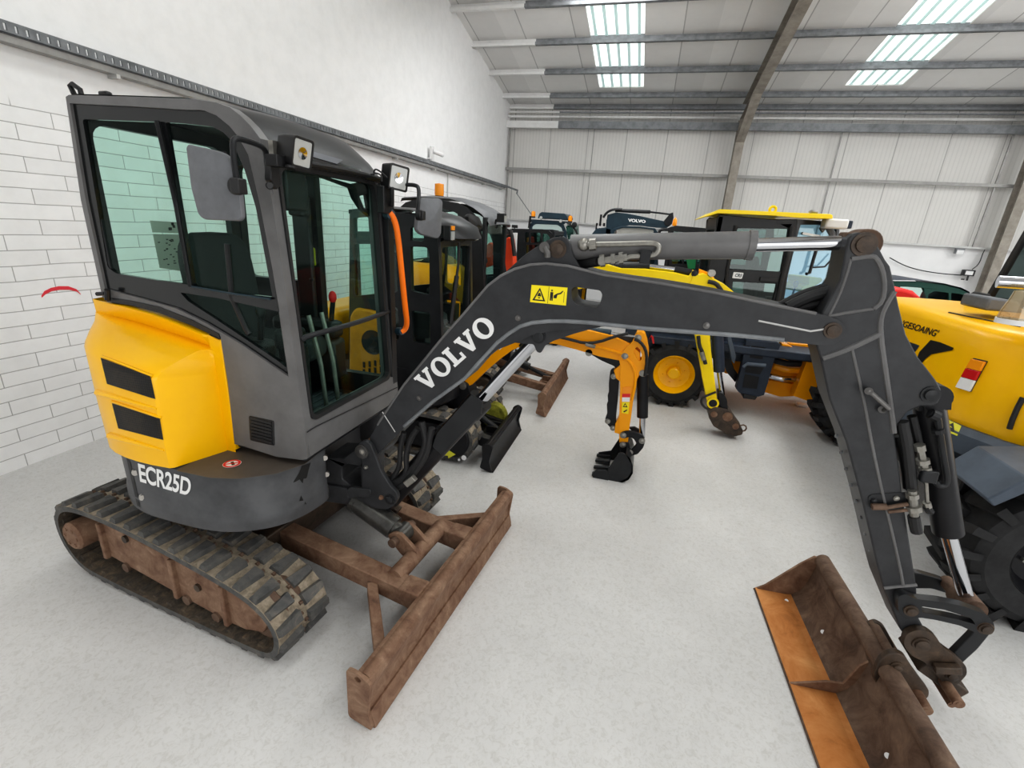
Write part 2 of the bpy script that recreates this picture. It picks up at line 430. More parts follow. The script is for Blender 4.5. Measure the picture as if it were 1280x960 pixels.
mb = nt.nodes.new('ShaderNodeMath'); mb.operation = 'MULTIPLY'; nt.links.new(inv.outputs[0], mb.inputs[0]); nt.links.new(ib.outputs[0], mb.inputs[1])
_bump(nt, b, mb.outputs[0], .35, .008); b.inputs['Roughness'].default_value = .7
paint('white_render', (.80,.80,.80), .75, var=.03, scale=2)
# ribbed cladding sheet with a seam every metre
def clad(name, col, axis, seam, ribs, dark):
    m, nt, b = _nt(name); MATS[name] = m
    tc = nt.nodes.new('ShaderNodeTexCoord'); sp = nt.nodes.new('ShaderNodeSeparateXYZ'); nt.links.new(tc.outputs['Object'], sp.inputs[0])
    def saw(period, width):
        a = nt.nodes.new('ShaderNodeMath'); a.operation = 'DIVIDE'; a.inputs[1].default_value = period; nt.links.new(sp.outputs[axis], a.inputs[0])
        f = nt.nodes.new('ShaderNodeMath'); f.operation = 'FRACT'; nt.links.new(a.outputs[0], f.inputs[0])
        l = nt.nodes.new('ShaderNodeMath'); l.operation = 'LESS_THAN'; l.inputs[1].default_value = width; nt.links.new(f.outputs[0], l.inputs[0]); return l.outputs[0]
    a = saw(seam, .022/seam); r = saw(ribs, .3)
    base = _ramp(nt, _noise(nt, 1.5, 8, .7, .2), [(.3, tuple(c*.93 for c in col)), (.7, col)])
    m1 = nt.nodes.new('ShaderNodeMix'); m1.data_type = 'RGBA'; m1.blend_type = 'MULTIPLY'; nt.links.new(r, m1.inputs[0]); nt.links.new(base, m1.inputs[6]); m1.inputs[7].default_value = (.93,.93,.93,1)
    m2 = nt.nodes.new('ShaderNodeMix'); m2.data_type = 'RGBA'; m2.blend_type = 'MULTIPLY'; nt.links.new(a, m2.inputs[0]); nt.links.new(m1.outputs[2], m2.inputs[6]); m2.inputs[7].default_value = (dark,dark,dark,1)
    nt.links.new(m2.outputs[2], b.inputs['Base Color']); b.inputs['Roughness'].default_value = .6
clad('wall_cladding', (.70,.69,.665), 0, 1.06, .09, .62)
clad('roof_lining', (.80,.795,.78), 0, 1.06, 2.12, .6)
paint('steel_grey', (.22,.23,.24), .55, .3, .25, 7)
paint('steel_light', (.55,.55,.54), .5, .3, .12, 7)
paint('steel_tray', (.33,.325,.315), .5, .3, .12, 7)
paint('steel_brown', (.30,.275,.24), .65, .1, .22, 5)
paint('white_steel', (.78,.78,.77), .6, 0, .06, 5)
flat('rooflight', (.93,1,.98), .4, emit=.85)
flat('rooflight_rib', (.55,.72,.70), .5, emit=.30)
for k in ('rooflight','rooflight_rib'): MATS[k].cycles.emission_sampling = 'NONE'
flat('red_paint', (.75,.05,.07), .7)
flat('black_plastic', (.012,.012,.013), .45)
flat('white_plastic', (.75,.75,.75), .45)

bm = B(); box(bm, (8,3.7,-.05), (34,30,.1)); struct('floor', bm, 'concrete')
bm = B(); pl = Pl((XL,0,0), Y, Z)
L = [(-5,0),(YB+.15,0),(YB+.15,roofz(YB)+.2),(-5,roofz(-5)+.2)]
prism(bm, pl, [L], -.25, 0, px=False); wl = struct('wall_left', bm, 'painted_block')
bm = B()   # sprayed red arc on the blocks
pts = [(52,371),(56,366),(64,362),(74,360),(86,360),(96,363),(101,368)]
cs = [W(px, py, x=XL+.003) for px, py in pts]; ww = [.016,.026,.026,.028,.028,.02,.008]
rings(bm, [[p + Z*w*.5, p - Z*w*.5] for p, w in zip(cs, ww)], close=False, cap=False)
o = ob('paint_mark', bm, 'red_paint', wl, label='sprayed red arc')
bm = B(); box(bm, (8,YB+.1,1.06), (24.8,.2,2.12)); box(bm, (8,YB+.14,3.6), (24.8,.12,3.0), mi=1)
struct('wall_back', bm, ['white_render','wall_cladding'])
# roof sheet with rooflight openings filled by translucent sheets
RX = [(-1.80,-.72),(3.62,4.72),(9.2,10.3)]
dy = Vector((0,1,-.176)).normalized(); dn = X.cross(dy)
RP = Pl((0,14.5,5.05+.19), X, -dy)        # b runs up the slope towards the photo side
bm = B(); hs = [rrect(a, 1.0, b_, 17.4, .01, 1) for a, b_ in RX]
prism(bm, RP, [[(XL-.2,-.2),(20,-.2),(20,19.4),(XL-.2,19.4)]]+hs, 0, .06, px=False)
struct('ceiling', bm, 'roof_lining', smooth=0)
for i, (a, b_) in enumerate(RX):
    bm = B(); prism(bm, RP, [[(a,1.0),(b_,1.0),(b_,17.4),(a,17.4)]], .02, .03, px=False)
    for k in range(5):
        x = a+(b_-a)*(k+.5)/5
        prism(bm, RP, [[(x-.03,1.0),(x+.03,1.0),(x+.03,17.4),(x-.03,17.4)]], .03, .045, mi=1, px=False)
    struct('window_%d' % (i+1), bm, ['rooflight','rooflight_rib'])
ends = [(653,10.136),(669,11.346),(683,12.545),(692,13.733),(698,14.40)]
ys = [14.40,13.733,12.545,11.346,10.136,8.93,7.73]
for y in ys:
    z = roofz(y); bm = B(); xe = -4.385
    for px, yy in ends:
        if abs(yy-y) < .01: xe = W(px, 60, y=y).x
    for x0, x1, mi in ((XL, xe, 1), (xe, 20, 0)):
        if x1-x0 < .05: continue
        c = (x0+x1)/2; L_ = x1-x0
        box(bm, (c,y,z+.012), (L_,.09,.024), mi=mi); box(bm, (c,y+.035,z+.10), (L_,.02,.2), mi=mi); box(bm, (c,y-.01,z+.19), (L_,.09,.02), mi=mi); box(bm,(c,y-.04,z+.03),(L_,.012,.05),mi=mi)
    struct('purlin', bm, ['steel_grey','white_steel'])
# eaves beam and rails along the back wall
bm = B(); xe = W(698, 150, y=14.2).x
for x0, x1, mi in ((XL, xe, 1), (xe, 20, 0)):
    c = (x0+x1)/2; box(bm, (c,14.28,4.66), (x1-x0,.12,.17), mi=mi); 
    box(bm, (c,14.3,4.86), (x1-x0,.05,.05), mi=2-mi); box(bm, (c,14.3,4.97), (x1-x0,.06,.03), mi=mi)
struct('eaves_beam', bm, ['steel_grey','white_steel','steel_light'])
bm = B(); box(bm, (8,14.34,3.52), (24.8,.08,.07)); struct('wall_rail', bm, 'steel_tray')
bm = B(); box(bm, (8,14.36,2.14), (24.8,.1,.035)); struct('trim_1', bm, 'steel_light')
def column(x):
    bm = B(); y0 = 14.02
    box(bm, (x,y0,2.4), (.20,.014,4.8)); box(bm, (x,y0+.25,2.4), (.20,.014,4.8)); box(bm, (x,y0+.125,2.4), (.012,.25,4.8))
    struct('column', bm, 'steel_brown')
    bm = B(); ux = dy*-1
    s = Vector((x, y0-.02, roofz(y0)-.34)); e = s + ux*17
    up = dn if dn.z > 0 else -dn
    for off, hh, wd in ((0,.014,.20),(.33,.014,.20),(.165,.33,.012)): bar(bm, s+up*off, e+up*off, wd, hh, up)
    # haunch at the knee
    bar(bm, (x,y0+.1,4.22), (x,y0-1.3,roofz(y0-1.3)-.35), .20, .014); 
    prism(bm, Pl((x,0,0), Y, Z), [[(y0+.1,4.2),(y0+.1,roofz(y0)-.1),(y0-1.3,roofz(y0-1.3)-.3),(y0-1.3,roofz(y0-1.3)-.36)]], -.006, .006, px=False)
    struct('rafter', bm, 'steel_brown')
column(1.76); column(7.86)
for x, w in ((XL+.06,.05),(-1.92,.018),(4.05,.03),(7.45,.03)):
    bm = B(); box(bm, (x,14.36,3.35), (w,.04,2.45)); struct('sheeting_rail', bm, 'steel_tray')
# cable tray along the left wall
t = thing('cable_tray', 'perforated grey steel cable tray running along the white block wall', 'cable tray', (XL+.01,7,3.0))
bm = B(); y0, y1 = 1.2, 14.1
n = 210; dl = (y1-y0)/n
for i in range(n):
    y = y0+i*dl; box(bm, (XL+.10,y+dl*.30,3.02), (.012,dl*.72,.075)); 
box(bm, (XL+.10,(y0+y1)/2,3.05), (.014,y1-y0,.016)); box(bm, (XL+.10,(y0+y1)/2,2.99), (.014,y1-y0,.02)); box(bm, (XL+.057,(y0+y1)/2,2.985), (.1,y1-y0,.006))
ob('tray', bm, 'steel_grey', t)
bm = B(); box(bm, (XL+.05,(y0+y1)/2,2.955), (.09,y1-y0,.045)); ob('trunking', bm, 'steel_tray', t)
bm = B()
for k in range(3): tube(bm, [(XL+.035+.022*k,y0,3.0),(XL+.035+.022*k,y1,3.0)], .009, 6)
ob('cables', bm, 'white_plastic', t)
for i in range(9):
    bm = B(); box(bm, (XL+.052,y0+.6+i*1.5,2.92), (.1,.03,.03)); ob('bracket', bm, 'steel_light', t)
t = thing('conduit_pipe', 'thin grey vertical conduit dropping down the white wall below the camera', 'pipe', W(560,215,x=XL))
p = W(560,214,x=XL+.02); bm = B(); tube(bm, [p, (p.x,p.y,.02)], .013, 8); ob('pipe', bm, 'steel_light', t)
p = W(638,232,x=XL); t = thing('bent_steel_pipe', 'dark pipe bending out of the tray in the back corner', 'pipe', p)
a = W(631,232,y=14.3); b2 = W(647,238,y=14.0); c2 = W(646,242,y=13.95); d2 = W(664,268,y=14.38)
bm = B(); tube(bm, [a, b2, c2], .025, 8); tube(bm, [c2, d2], .012, 8); ob('pipe', bm, 'steel_grey', t)
# CCTV camera on the wall
p = W(541,203,x=XL+.1); p.z = max(p.z, 3.085); t = thing('security_camera', 'small white security camera on the wall above the cable tray', 'camera', p)
bm = B(); box(bm, p+Vector((-.02,0,.10)), (.06,.09,.26)); box(bm, p+Vector((-.05,0,.01)), (.1,.12,.02)); ob('mounting_box', bm, 'white_plastic', t, .006)
bm = B(); q = p+Vector((.05,.12,.15)); cyl(bm, q+Vector((-.05,-.14,0)), q+Vector((.06,.1,-.04)), .04, 16); tube(bm, [p+Vector((0,0,.12)), q], .012, 8); ob('camera_body', bm, 'white_plastic', t)
bm = B(); cyl(bm, q+Vector((.06,.1,-.04)), q+Vector((.066,.11,-.042)), .03, 16); ob('lens', bm, 'black_plastic', t)
# socket box, cable and small lamp on the back wall
p = W(1210,341,y=14.3); t = thing('socket_box', 'dark grey electrical box on the white back wall with cables', 'electrical box', p)
bm = B(); box(bm, p, (.24,.1,.14)); ob('housing', bm, 'black_plastic', t, .01)
bm = B(); box(bm, p+Vector((0,-.055,0)), (.15,.01,.09)); ob('cover', bm, 'white_plastic', t)
bm = B(); box(bm, p+Vector((0,-.055,-.12)), (.03,.03,.12)); box(bm, p+Vector((-.06,0,-.16)), (.06,.03,.03)); ob('plug', bm, 'black_plastic', t)
bm = B(); tube(bm, [W(*q, y=14.33) for q in ((1112,322),(1130,332),(1150,338),(1175,342),(1202,344))], .012, 8, smooth=2)
tag(ob('power_cable', bm, 'black_plastic'), 'black cable sagging along the white back wall to the socket box', 'cable')
bm = B(); tube(bm, [W(*q, y=14.33) for q in ((1215,337),(1224,330),(1228,318),(1231,312))], .01, 8, smooth=2)
tag(ob('power_cable', bm, 'black_plastic'), 'short cable rising from the socket box beside the column', 'cable')
p = W(1199,314,y=14.3); t = thing('wall_floodlight', 'small grey floodlight fixed on top of the white back wall', 'light', p)
bm = B(); box(bm, p, (.18,.08,.13)); ob('housing', bm, 'steel_grey', t, .01)
bm = B(); box(bm, p+Vector((0,-.05,-.02)), (.14,.02,.09)); ob('lens', bm, 'white_plastic', t)
# ------------------------------------------------------------------ light
wd = bpy.data.worlds.new('world'); SC.world = wd; wd.use_nodes = True
bg = wd.node_tree.nodes['Background']; bg.inputs[0].default_value = (1,1,1,1); bg.inputs[1].default_value = .36
def area(name, loc, rot, sx, sy, power, col=(1,1,1)):
    l = bpy.data.lights.new(name, 'AREA'); l.shape = 'RECTANGLE'; l.size = sx; l.size_y = sy; l.energy = power; l.color = col
    o = bpy.data.objects.new(name, l); COL.objects.link(o); o.location = loc; o.rotation_euler = rot; return o
sl = math.atan(.176)
for i, (a, b_) in enumerate(RX):
    area('rooflight_lamp', ((a+b_)/2, 3.0, roofz(3.0)-.05), (-sl, 0, 0), 1.0, 9, (80,185,140)[i])
    area('rooflight_lamp', ((a+b_)/2, 9.6, roofz(9.6)-.10), (math.radians(24), 0, 0), 1.6, 6, (165,150,150)[i])
area('front_fill_lamp', (3.5,-4.6,2.6), (math.radians(78),0,math.radians(14)), 6, 4.4, 150, (1,1,1))  # added fill lamp behind the camera, lights the near faces
area('side_fill_lamp', (13.5,4.5,2.8), (math.radians(90),0,math.radians(90)), 7, 4.5, 270)  # added fill lamp, brightens the left wall and the machines' front faces
sn = bpy.data.lights.new('sun', 'SUN'); sn.energy = .9; sn.angle = math.radians(9); sn.color = (1,.98,.95)
so = bpy.data.objects.new('sun', sn); COL.objects.link(so)
SC.view_settings.view_transform = 'Standard'; SC.view_settings.look = 'Medium High Contrast'; SC.view_settings.exposure = .12
so.rotation_euler = (math.radians(38), math.radians(20), math.radians(20))
# ================================================================== the charcoal and yellow mini excavator in front
A_ = math.radians(5.5); MF = Vector((math.cos(A_), -math.sin(A_), 0)); ML = Vector((math.sin(A_), math.cos(A_), 0))
def mu(u, v, z): return MF*u + ML*v + Z*z
def PV(v): return Pl(ML*v, MF, Z)
def PU(u): return Pl(MF*u, ML, Z)
T = thing('mini_excavator', 'large charcoal mini excavator with yellow engine cover and rusty blade filling the foreground', 'excavator', (-2.03,2.08,0))
# ---------------- undercarriage (turned a little against the upper body)
path = [(-2.80,0),(-1.60,0),(-1.48,.03),(-1.425,.12),(-1.43,.235),(-1.515,.335),(-1.65,.395),(-2.0,.445),(-2.45,.492),(-2.78,.492),(-2.95,.46),(-3.04,.375),(-3.062,.27),(-3.03,.14),(-2.93,.04)]
track_belt(T, mu, path, 1.155, 1.455)
track_belt(T, mu, path, 2.30, 2.60)
def undercarriage(v, sgn):
    bm = B(); P = PV(v)
    # long box beam with sloping upper skin, three plates welded on
    prism(bm, P, [[(-2.76,.20),(-2.70,.172),(-2.25,.125),(-1.85,.085),(-1.72,.085),(-1.60,.12),(-1.56,.19),(-1.60,.27),(-1.72,.305),(-2.2,.34),(-2.68,.385),(-2.74,.355)]], -.20*sgn, 0, px=False)
    for a, z0, z1 in ((-2.69,.165,.385),(-2.16,.11,.345),(-1.82,.08,.315)): 
        box(bm, mu(a,v-.008,(z0+z1)/2), (.028,.03,z1-z0), (MF,ML,Z))
    o = ob('track_frame', bm, 'rust_brown', T, .006)
    for a, z in ((-2.50,.345),(-2.0,.23)):
        bm = B(); cyl(bm, mu(a,v-.012,z), mu(a,v+.01,z), .02, 14); ob('grease_hole', bm, 'rust_grease', o)
    for a, zz in ((-2.55,.15),(-2.10,.115),(-1.90,.09)):
        bm = B(); cyl(bm, mu(a,v-.012,zz), mu(a,v+.15,zz), .026, 16); ob('roller', bm, 'rust_dark', o)
    bm = B(); lathe(bm, mu(-2.885,v-.055,.262), ML, [(0,0),(.07,0),(.08,.012),(.08,.10),(.10,.11),(.10,.17)], 28)
    for k in range(6): cyl(bm, mu(-2.885+.05*math.cos(k*1.047),v-.061,.262+.05*math.sin(k*1.047)), mu(-2.885+.05*math.cos(k*1.047),v-.045,.262+.05*math.sin(k*1.047)), .009, 8)
    d = ob('drive_motor', bm, 'rust_brown', T)
    bm = B(); P2 = PV(v+.11); n = 13; L = []
    for k in range(n*4):
        a = 2*math.pi*k/(n*4); r = .185 if k % 4 in (0,1) else .155; L.append((-2.885+r*math.cos(a), .262+r*math.sin(a)))
    prism(bm, P2, [L], -.02, .02, px=False); ob('sprocket', bm, 'rust_dark', d)
    bm = B(); lathe(bm, mu(-1.615,v+.02,.205), ML, [(.03,0),(.13,.0),(.145,.03),(.12,.05),(.12,.09),(.145,.11),(.13,.14),(.03,.14)], 28); ob('idler_wheel', bm, 'rust_dark', T)
undercarriage(1.20, 1)
undercarriage(2.345, 1)
bm = B(); box(bm, mu(-2.22,1.877,.30), (.75,.9,.16), (MF,ML,Z)); cyl(bm, mu(-2.22,1.877,.36), mu(-2.22,1.877,.60), .33, 36); cyl(bm, mu(-2.22,1.877,.46), mu(-2.22,1.877,.52), .40, 36)
ob('turntable', bm, 'rust_grease', T, .008)
# ---------------- dozer blade
bl = ob('dozer_blade', B(), 'rust_brown', T)
def bladesec(v):
    return [mu(-.995,v,.262),mu(-.96,v,.272),mu(-.925,v,.262),mu(-.918,v,.24),mu(-.932,v,.20),mu(-.944,v,.15),mu(-.944,v,.10),mu(-.934,v,.05),mu(-.915,v,.0),mu(-.932,v,.0),mu(-.965,v,.045),mu(-.985,v,.10),mu(-.985,v,.15),mu(-.978,v,.21)]
bm = B(); rings(bm, [bladesec(1.115+i*(2.64-1.115)/6) for i in range(7)])
for v in (1.85,): pass
bm.to_mesh(bl.data); 
for v_ in bl.data.vertices: v_.co -= T.location
for p in bl.data.polygons: p.use_smooth = True
bl.data.set_sharp_from_angle(angle=math.radians(40)); bm.free()
bm = B(); cyl(bm, mu(-.955,1.12,.245), mu(-.955,2.645,.245), .03, 18); ob('top_roll', bm, 'rust_brown', bl)
bm = B(); bar(bm, mu(-.927,1.115,.042), mu(-.927,2.64,.042), .014, .085, MF*-.24+Z*.97); ob('cutting_edge', bm, 'rust_brown', bl, .003)
for v in (1.108, 2.645):
    bm = B(); P = PV(v); prism(bm, P, [rpoly([(-1.035,.02),(-.915,-.0),(-.935,.09),(-.915,.255),(-.975,.285),(-1.03,.285)], .02), [(-.975+.016*math.cos(t*.7854),.255+.014*math.sin(t*.7854)) for t in range(8)]], -.008, .008, px=False)
    ob('end_plate', bm, 'rust_brown', bl, .002)
for v, nm in ((1.61,1),(2.10,2)):
    bm = B(); bar(bm, mu(-1.90,v,.315), mu(-.98,v,.215), .10, .10); 
    prism(bm, PV(v), [[(-1.10,.28),(-.985,.28),(-.985,.14),(-1.08,.19)]], -.055, .055, px=False)
    ob('push_arm', bm, 'rust_brown', bl, .006)
for v, w in ((1.565,1.25),(2.15,2.44)):
    bm = B(); bar(bm, mu(-1.26,v,.215), mu(-.975,w,.16), .05, .085); ob('brace', bm, 'rust_brown', bl, .004)
bm = B(); cyl(bm, mu(-1.165,1.62,.265), mu(-1.165,2.10,.265), .045, 22); ob('cross_tube', bm, 'rust_brown', bl)
for v in (1.80,1.90):
    bm = B(); prism(bm, PV(v), [rpoly([(-1.33,.36),(-1.26,.40),(-1.20,.36),(-1.12,.29),(-1.15,.23),(-1.24,.26)], .03)], -.012, .012, px=False); ob('cylinder_lug', bm, 'rust_brown', bl, .002)
bm = B(); cyl(bm, mu(-1.27,1.75,.345), mu(-1.27,1.95,.345), .025, 16); ob('lug_pin', bm, 'rust_dark', bl)
a, b_ = mu(-1.78,1.85,.56), mu(-1.27,1.85,.345)
bm = B(); cyl(bm, a, a.lerp(b_, .42), .028, 18); ob('piston_rod', bm, 'chrome', bl)
bm = B(); cyl(bm, a.lerp(b_, .40), a.lerp(b_, .90), .064, 24); cyl(bm, a.lerp(b_, .40), a.lerp(b_, .44), .070, 24); cyl(bm, a.lerp(b_, .9), a.lerp(b_, .97), .045, 16); cyl(bm, b_-ML*.045, b_+ML*.045, .05, 20); o = ob('lift_cylinder', bm, 'gunmetal', bl)
bm = B(); 
for k in (-.045, .0, .045): tube(bm, [a+ML*(k+.04)+Z*.06, a.lerp(b_,.22)+ML*(k+.05)+Z*.05, a.lerp(b_,.5)+ML*(.05+k*.5)+Z*.055], .012, 8, smooth=2)
ob('steel_pipes', bm, 'chrome', o)
bm = B(); bar(bm, a.lerp(b_,.35)+ML*.12, a.lerp(b_,.80)+ML*.12, .05, .03); ob('hose_guard', bm, 'rust_grease', o, .004)
# ---------------- upper body skirt
top = [(-2.60,1.95),(-2.55,1.75),(-2.45,1.565),(-2.30,1.44),(-2.15,1.388),(-1.95,1.382),(-1.75,1.388),(-1.62,1.425),(-1.50,1.51),(-1.44,1.62),(-1.418,1.74),(-1.42,1.80),(-1.44,1.83),(-1.62,1.84),(-1.64,2.33),(-1.45,2.34),(-1.415,2.45),(-1.45,2.62),(-1.58,2.75),(-1.9,2.78),(-2.3,2.75),(-2.52,2.55),(-2.60,2.25)]
cen = Vector((-2.0,2.08))
def ring(P, z, ins=0):
    out = []
    for x, y in P:
        d = (cen-Vector((x,y))).normalized()*ins; out.append(Vector((x+d.x, y+d.y, z)))
    return out
def smoothring(P, it=2): return [(p.x, p.y) for p in closed_smooth(P, it)]
S = smoothring(top)
bm = B(); rings(bm, [ring(S,.585,.05),ring(S,.585,.0),ring(S,.62,-.004),ring(S,.655,-.004),ring(S,.665,.004),ring(S,.86,.002),ring(S,.872,.008),ring(S,.876,.02),ring(S,.874,.06)], cap=True)
skirt = ob('body_skirt', bm, 'skirt_grey', T, smooth=40)
bv = bvh_of(skirt)
bm = B(); cast_text(bm, bv, 'ECR25D', [(176,602),(237.5,620),(240.5,598),(173,578.5)], .003, bold=.028, spacing=.98); ob('model_lettering', bm, 'letter_white', skirt, smooth=0, label='white ECR25D lettering')
bm = B(); q = [(161,573),(164,571),(177,634),(173,634)]
cast_quad(bm, bv, [(172,632),(176,634),(162,571),(158,570)], 2, 10, .002); ob('panel_joint', bm, 'black_rubber', skirt, smooth=0)
for px, py in ((169,590),(178,621),(406,571.5),(408,592)):
    p = cast(bv, px, py, 0); bm = B(); n = (CAM-p); n.z = 0; n.normalize(); cyl(bm, p-n*.005, p+n*.012, .014, 12); ob('bolt', bm, 'steel_bolt', skirt)
# grey deck panel on top of the skirt with a no-step sticker
bm = B(); dp = PZ(.880); prism(bm, dp, [rpoly([(219,588.5),(262,597.5),(297,599),(345,592.5),(381,580.5),(404,562),(372,570),(305,552),(285,556)], 4)], 0, .002); ob('deck_panel', bm, 'charcoal_warm', skirt)
bm = B(); 

for poly in ([(388,578),(377,582),(374,590),(375,595),(383,597),(385,588)],[(374,590),(366,603),(369,602),(374,599),(378,604),(379,598),(382,598),(383,596),(375,594)],[(376,619),(374,626),(379,625.5)],[(381,627),(380,630),(383,630)]):
    P_ = [cast(bv, *p, .003) for p in poly]
    if None not in P_: bm.faces.new([bm.verts.new(p) for p in P_])
ob('black_paint_splash', bm, 'sign_black', skirt, smooth=0)
c = W(290,579.5,z=.885)
bm = B(); lathe(bm, c, Z, [(0,0),(.038,0)], 24, cap=False); o = ob('no_step_sticker', bm, 'sign_white', skirt, smooth=0)
bm = B(); lathe(bm, c+Z*.001, Z, [(.026,0),(.036,0)], 24, cap=False); bar(bm, c+Vector((-.02,-.018,.001)), c+Vector((.02,.018,.001)), .007, .0006); ob('red_ring', bm, 'sign_red', o, smooth=0)
bm = B(); bar(bm, c+Vector((-.012,.012,.001)), c+Vector((.016,-.008,.001)), .012, .0005); ob('foot_symbol', bm, 'sign_black', o, smooth=0)
# ---------------- yellow engine cover
plan = [(-1.765,1.60),(-1.815,1.602),(-1.818,1.585),(-1.888,1.384),(-1.902,1.371),(-2.0,1.363),(-2.08,1.363),(-2.16,1.37),(-2.24,1.386),(-2.31,1.412),(-2.38,1.455),(-2.44,1.51),(-2.50,1.60),(-2.535,1.72),(-2.55,1.95)]
def zt(x): t = (x+1.78)/-.6; return 1.365 + .10*max(0,min(1.2,t))**.7
def zb(x):
    K = [(-2.6,1.545),(-2.497,1.54),(-2.27,1.53),(-2.087,1.509),(-1.912,1.47),(-1.764,1.434)]
    for (a, za), (b, zz) in zip(K, K[1:]):
        if x <= b: return za+(zz-za)*(x-a)/(b-a)
    return K[-1][1]
tops = [(-1.765,1.60),(-1.815,1.602),(-1.83,1.602),(-1.845,1.60),(-1.87,1.60),(-1.95,1.60),(-2.04,1.60),(-2.12,1.60),(-2.20,1.60),(-2.28,1.60),(-2.36,1.60),(-2.43,1.60),(-2.50,1.61),(-2.53,1.72),(-2.55,1.95)]
def cring(zf, k, dy=.035):
    out = []
    for (x, y), (x1, y1) in zip(plan, tops): 
        e = max(0, min(1, (y1-y)/.2)); out.append(Vector((x+(x1-x)*k, y+(y1-dy*e-y)*k, zf(x+(x1-x)*k))))
    return out
bm = B(); zs = lambda x: zt(x)-.105
G = [cring(lambda x: .882+.01*max(0,(-1.9-x)), .03), cring(lambda x: 1.10, 0), cring(lambda x: zs(x), 0), cring(lambda x: zs(x)+.022, .06), cring(lambda x: zs(x)+.045, .22), cring(lambda x: zs(x)+.075, .55), cring(lambda x: zs(x)+.098, .88), cring(lambda x: zs(x)+.104, 1.0, .03), cring(lambda x: zs(x)+.106, 1.0, -.022), cring(lambda x: zb(x)-.012, 1.0, .012), cring(lambda x: zb(x)-.003, 1.0, .014), cring(lambda x: zb(x), 1.0, .006), cring(lambda x: zb(x)-.004, 1.0, -.04)]
grid(bm, G); cover = ob('engine_cover', bm, 'yellow', T, smooth=30)
cv = bvh_of(cover)
bm = B(); cast_quad(bm, cv, [(135,479.5),(194.5,498.5),(188.5,470.5),(127,447.5)], 10, 6, .004); ob('upper_grille', bm, 'grille_mesh', cover, smooth=60)
bm = B(); cast_quad(bm, cv, [(149,535),(204.5,549.5),(200,522.5),(141,503.5)], 10, 6, .004); ob('lower_grille', bm, 'grille_mesh', cover, smooth=60)
for q in ([(125,497),(197,514),(195,508),(122,484)],[(140,549),(206,566),(204,560),(137,540)]):
    P0 = [cast(cv, *quad_px(q, i/10, .5), .0) for i in range(11)]
    bm = B()
    if None not in P0: tube(bm, P0, .012, 8, rr=[.018-.0013*i for i in range(11)])
    ob('louvre_ridge', bm, 'yellow', cover)
for q in ([(126,448),(129,444),(192,468),(190,473)],[(139,504),(142,500),(203,520),(201,525)]):
    P0 = [cast(cv, *quad_px([q[0],q[3],q[2],q[1]], i/8, .6), .002) for i in range(9)]; bm = B()
    if None not in P0: tube(bm, P0, .006, 6)
    ob('grille_lip', bm, 'yellow', cover)
bm = B(); box(bm, (-1.768,1.63,1.165), (.014,.06,.54)); ob('cover_flange', bm, 'yellow', cover, .004); bm = B(); tube(bm, [W(px, py, y=1.612) for px, py in ((278,428),(280,450),(284,500),(289,545),(290,558))], .008, 8); ob('cover_seal', bm, 'black_rubber', cover)
# ---------------- cab of the foreground machine (square to the hall)
YR, YL_, XF = 1.60, 2.43, -1.36          # right side, left side, windscreen
S1 = PY(YR); F1 = Pl((XF,0,1.1), Y, (-.06,0,1.06))
def sxz(pts): return [S1.uv(*p) for p in pts]
roofline = sxz([(128,372),(122,345),(101,250),(83,128),(82,121),(86,118.5),(160,120.5),(230,123.3),(250,125),(270,128),(287,134),(300,144),(313,157),(325,173)])
front = [(-1.435,2.13),(-1.418,2.04),(-1.388,1.6),(XF,1.1),(XF,.93)]
below = sxz([(378,575),(369,574),(345,571),(305,558),(293,555),(285,480),(275.5,421)])
outer = roofline + front + below + sxz([(240,402),(180,379)])
glass_px = [(87,129),(160,132.5),(230,137),(253,137.5),(270,144),(286.7,157.5),(297,170),(310,193),(318,226.7),(325,257),(340,334),(351,400),(360.5,471),(300.6,430),(257.5,404),(220,385.5),(180,374),(131,361),(107,250)]
gl = sxz(glass_px)
bm = B(); prism(bm, S1, [outer, gl], -.045, .0, px=False)
frame = ob('cab_frame', bm, 'charcoal_light', T, .014, seg=3)
# black frit of the side glazing, with the clear panes cut out of it
p1 = sxz(rpoly([(99,148),(194.5,151.5),(235,356.5),(188,350),(141,342),(131,334)], 4))
p2 = sxz(rpoly([(203,152),(222,153),(262,157.5),(276,165),(287,176),(303,213),(317,260),(338,372),(286,366),(238,357)], 3))
p3 = sxz(rpoly([(222,366),(268,373),(349.5,391),(356,461),(345,452),(269,401),(232,377)], 2))
bm = B(); prism(bm, S1, [gl, p1, p2, p3], -.03, -.012, px=False); ob('window_surround', bm, 'frit', frame, smooth=0)
for nm, p in (('rear_pane', p1), ('front_pane', p2), ('lower_pane', p3)):
    bm = B(); sheet(bm, S1, p, -.022); ob(nm, bm, 'glass_green', frame, smooth=0)
bm = B(); tube(bm, [W(*q, y=YR-.0) for q in ((196,151),(205,190),(220,256),(238,358))], .009, 8); ob('window_rail', bm, 'frit', frame)
bm = B(); tube(bm, [W(*q, y=YR-.0) for q in ((238,358),(286,366.5),(338,374))], .005, 8); ob('glass_edge', bm, 'dark_teal', frame)
bm = B(); tube(bm, [W(*q, y=YR+.02) for q in ((284,305),(290,372),(308,412),(312,418))], .012, 8); ob('wiper', bm, 'black_plastic', frame)
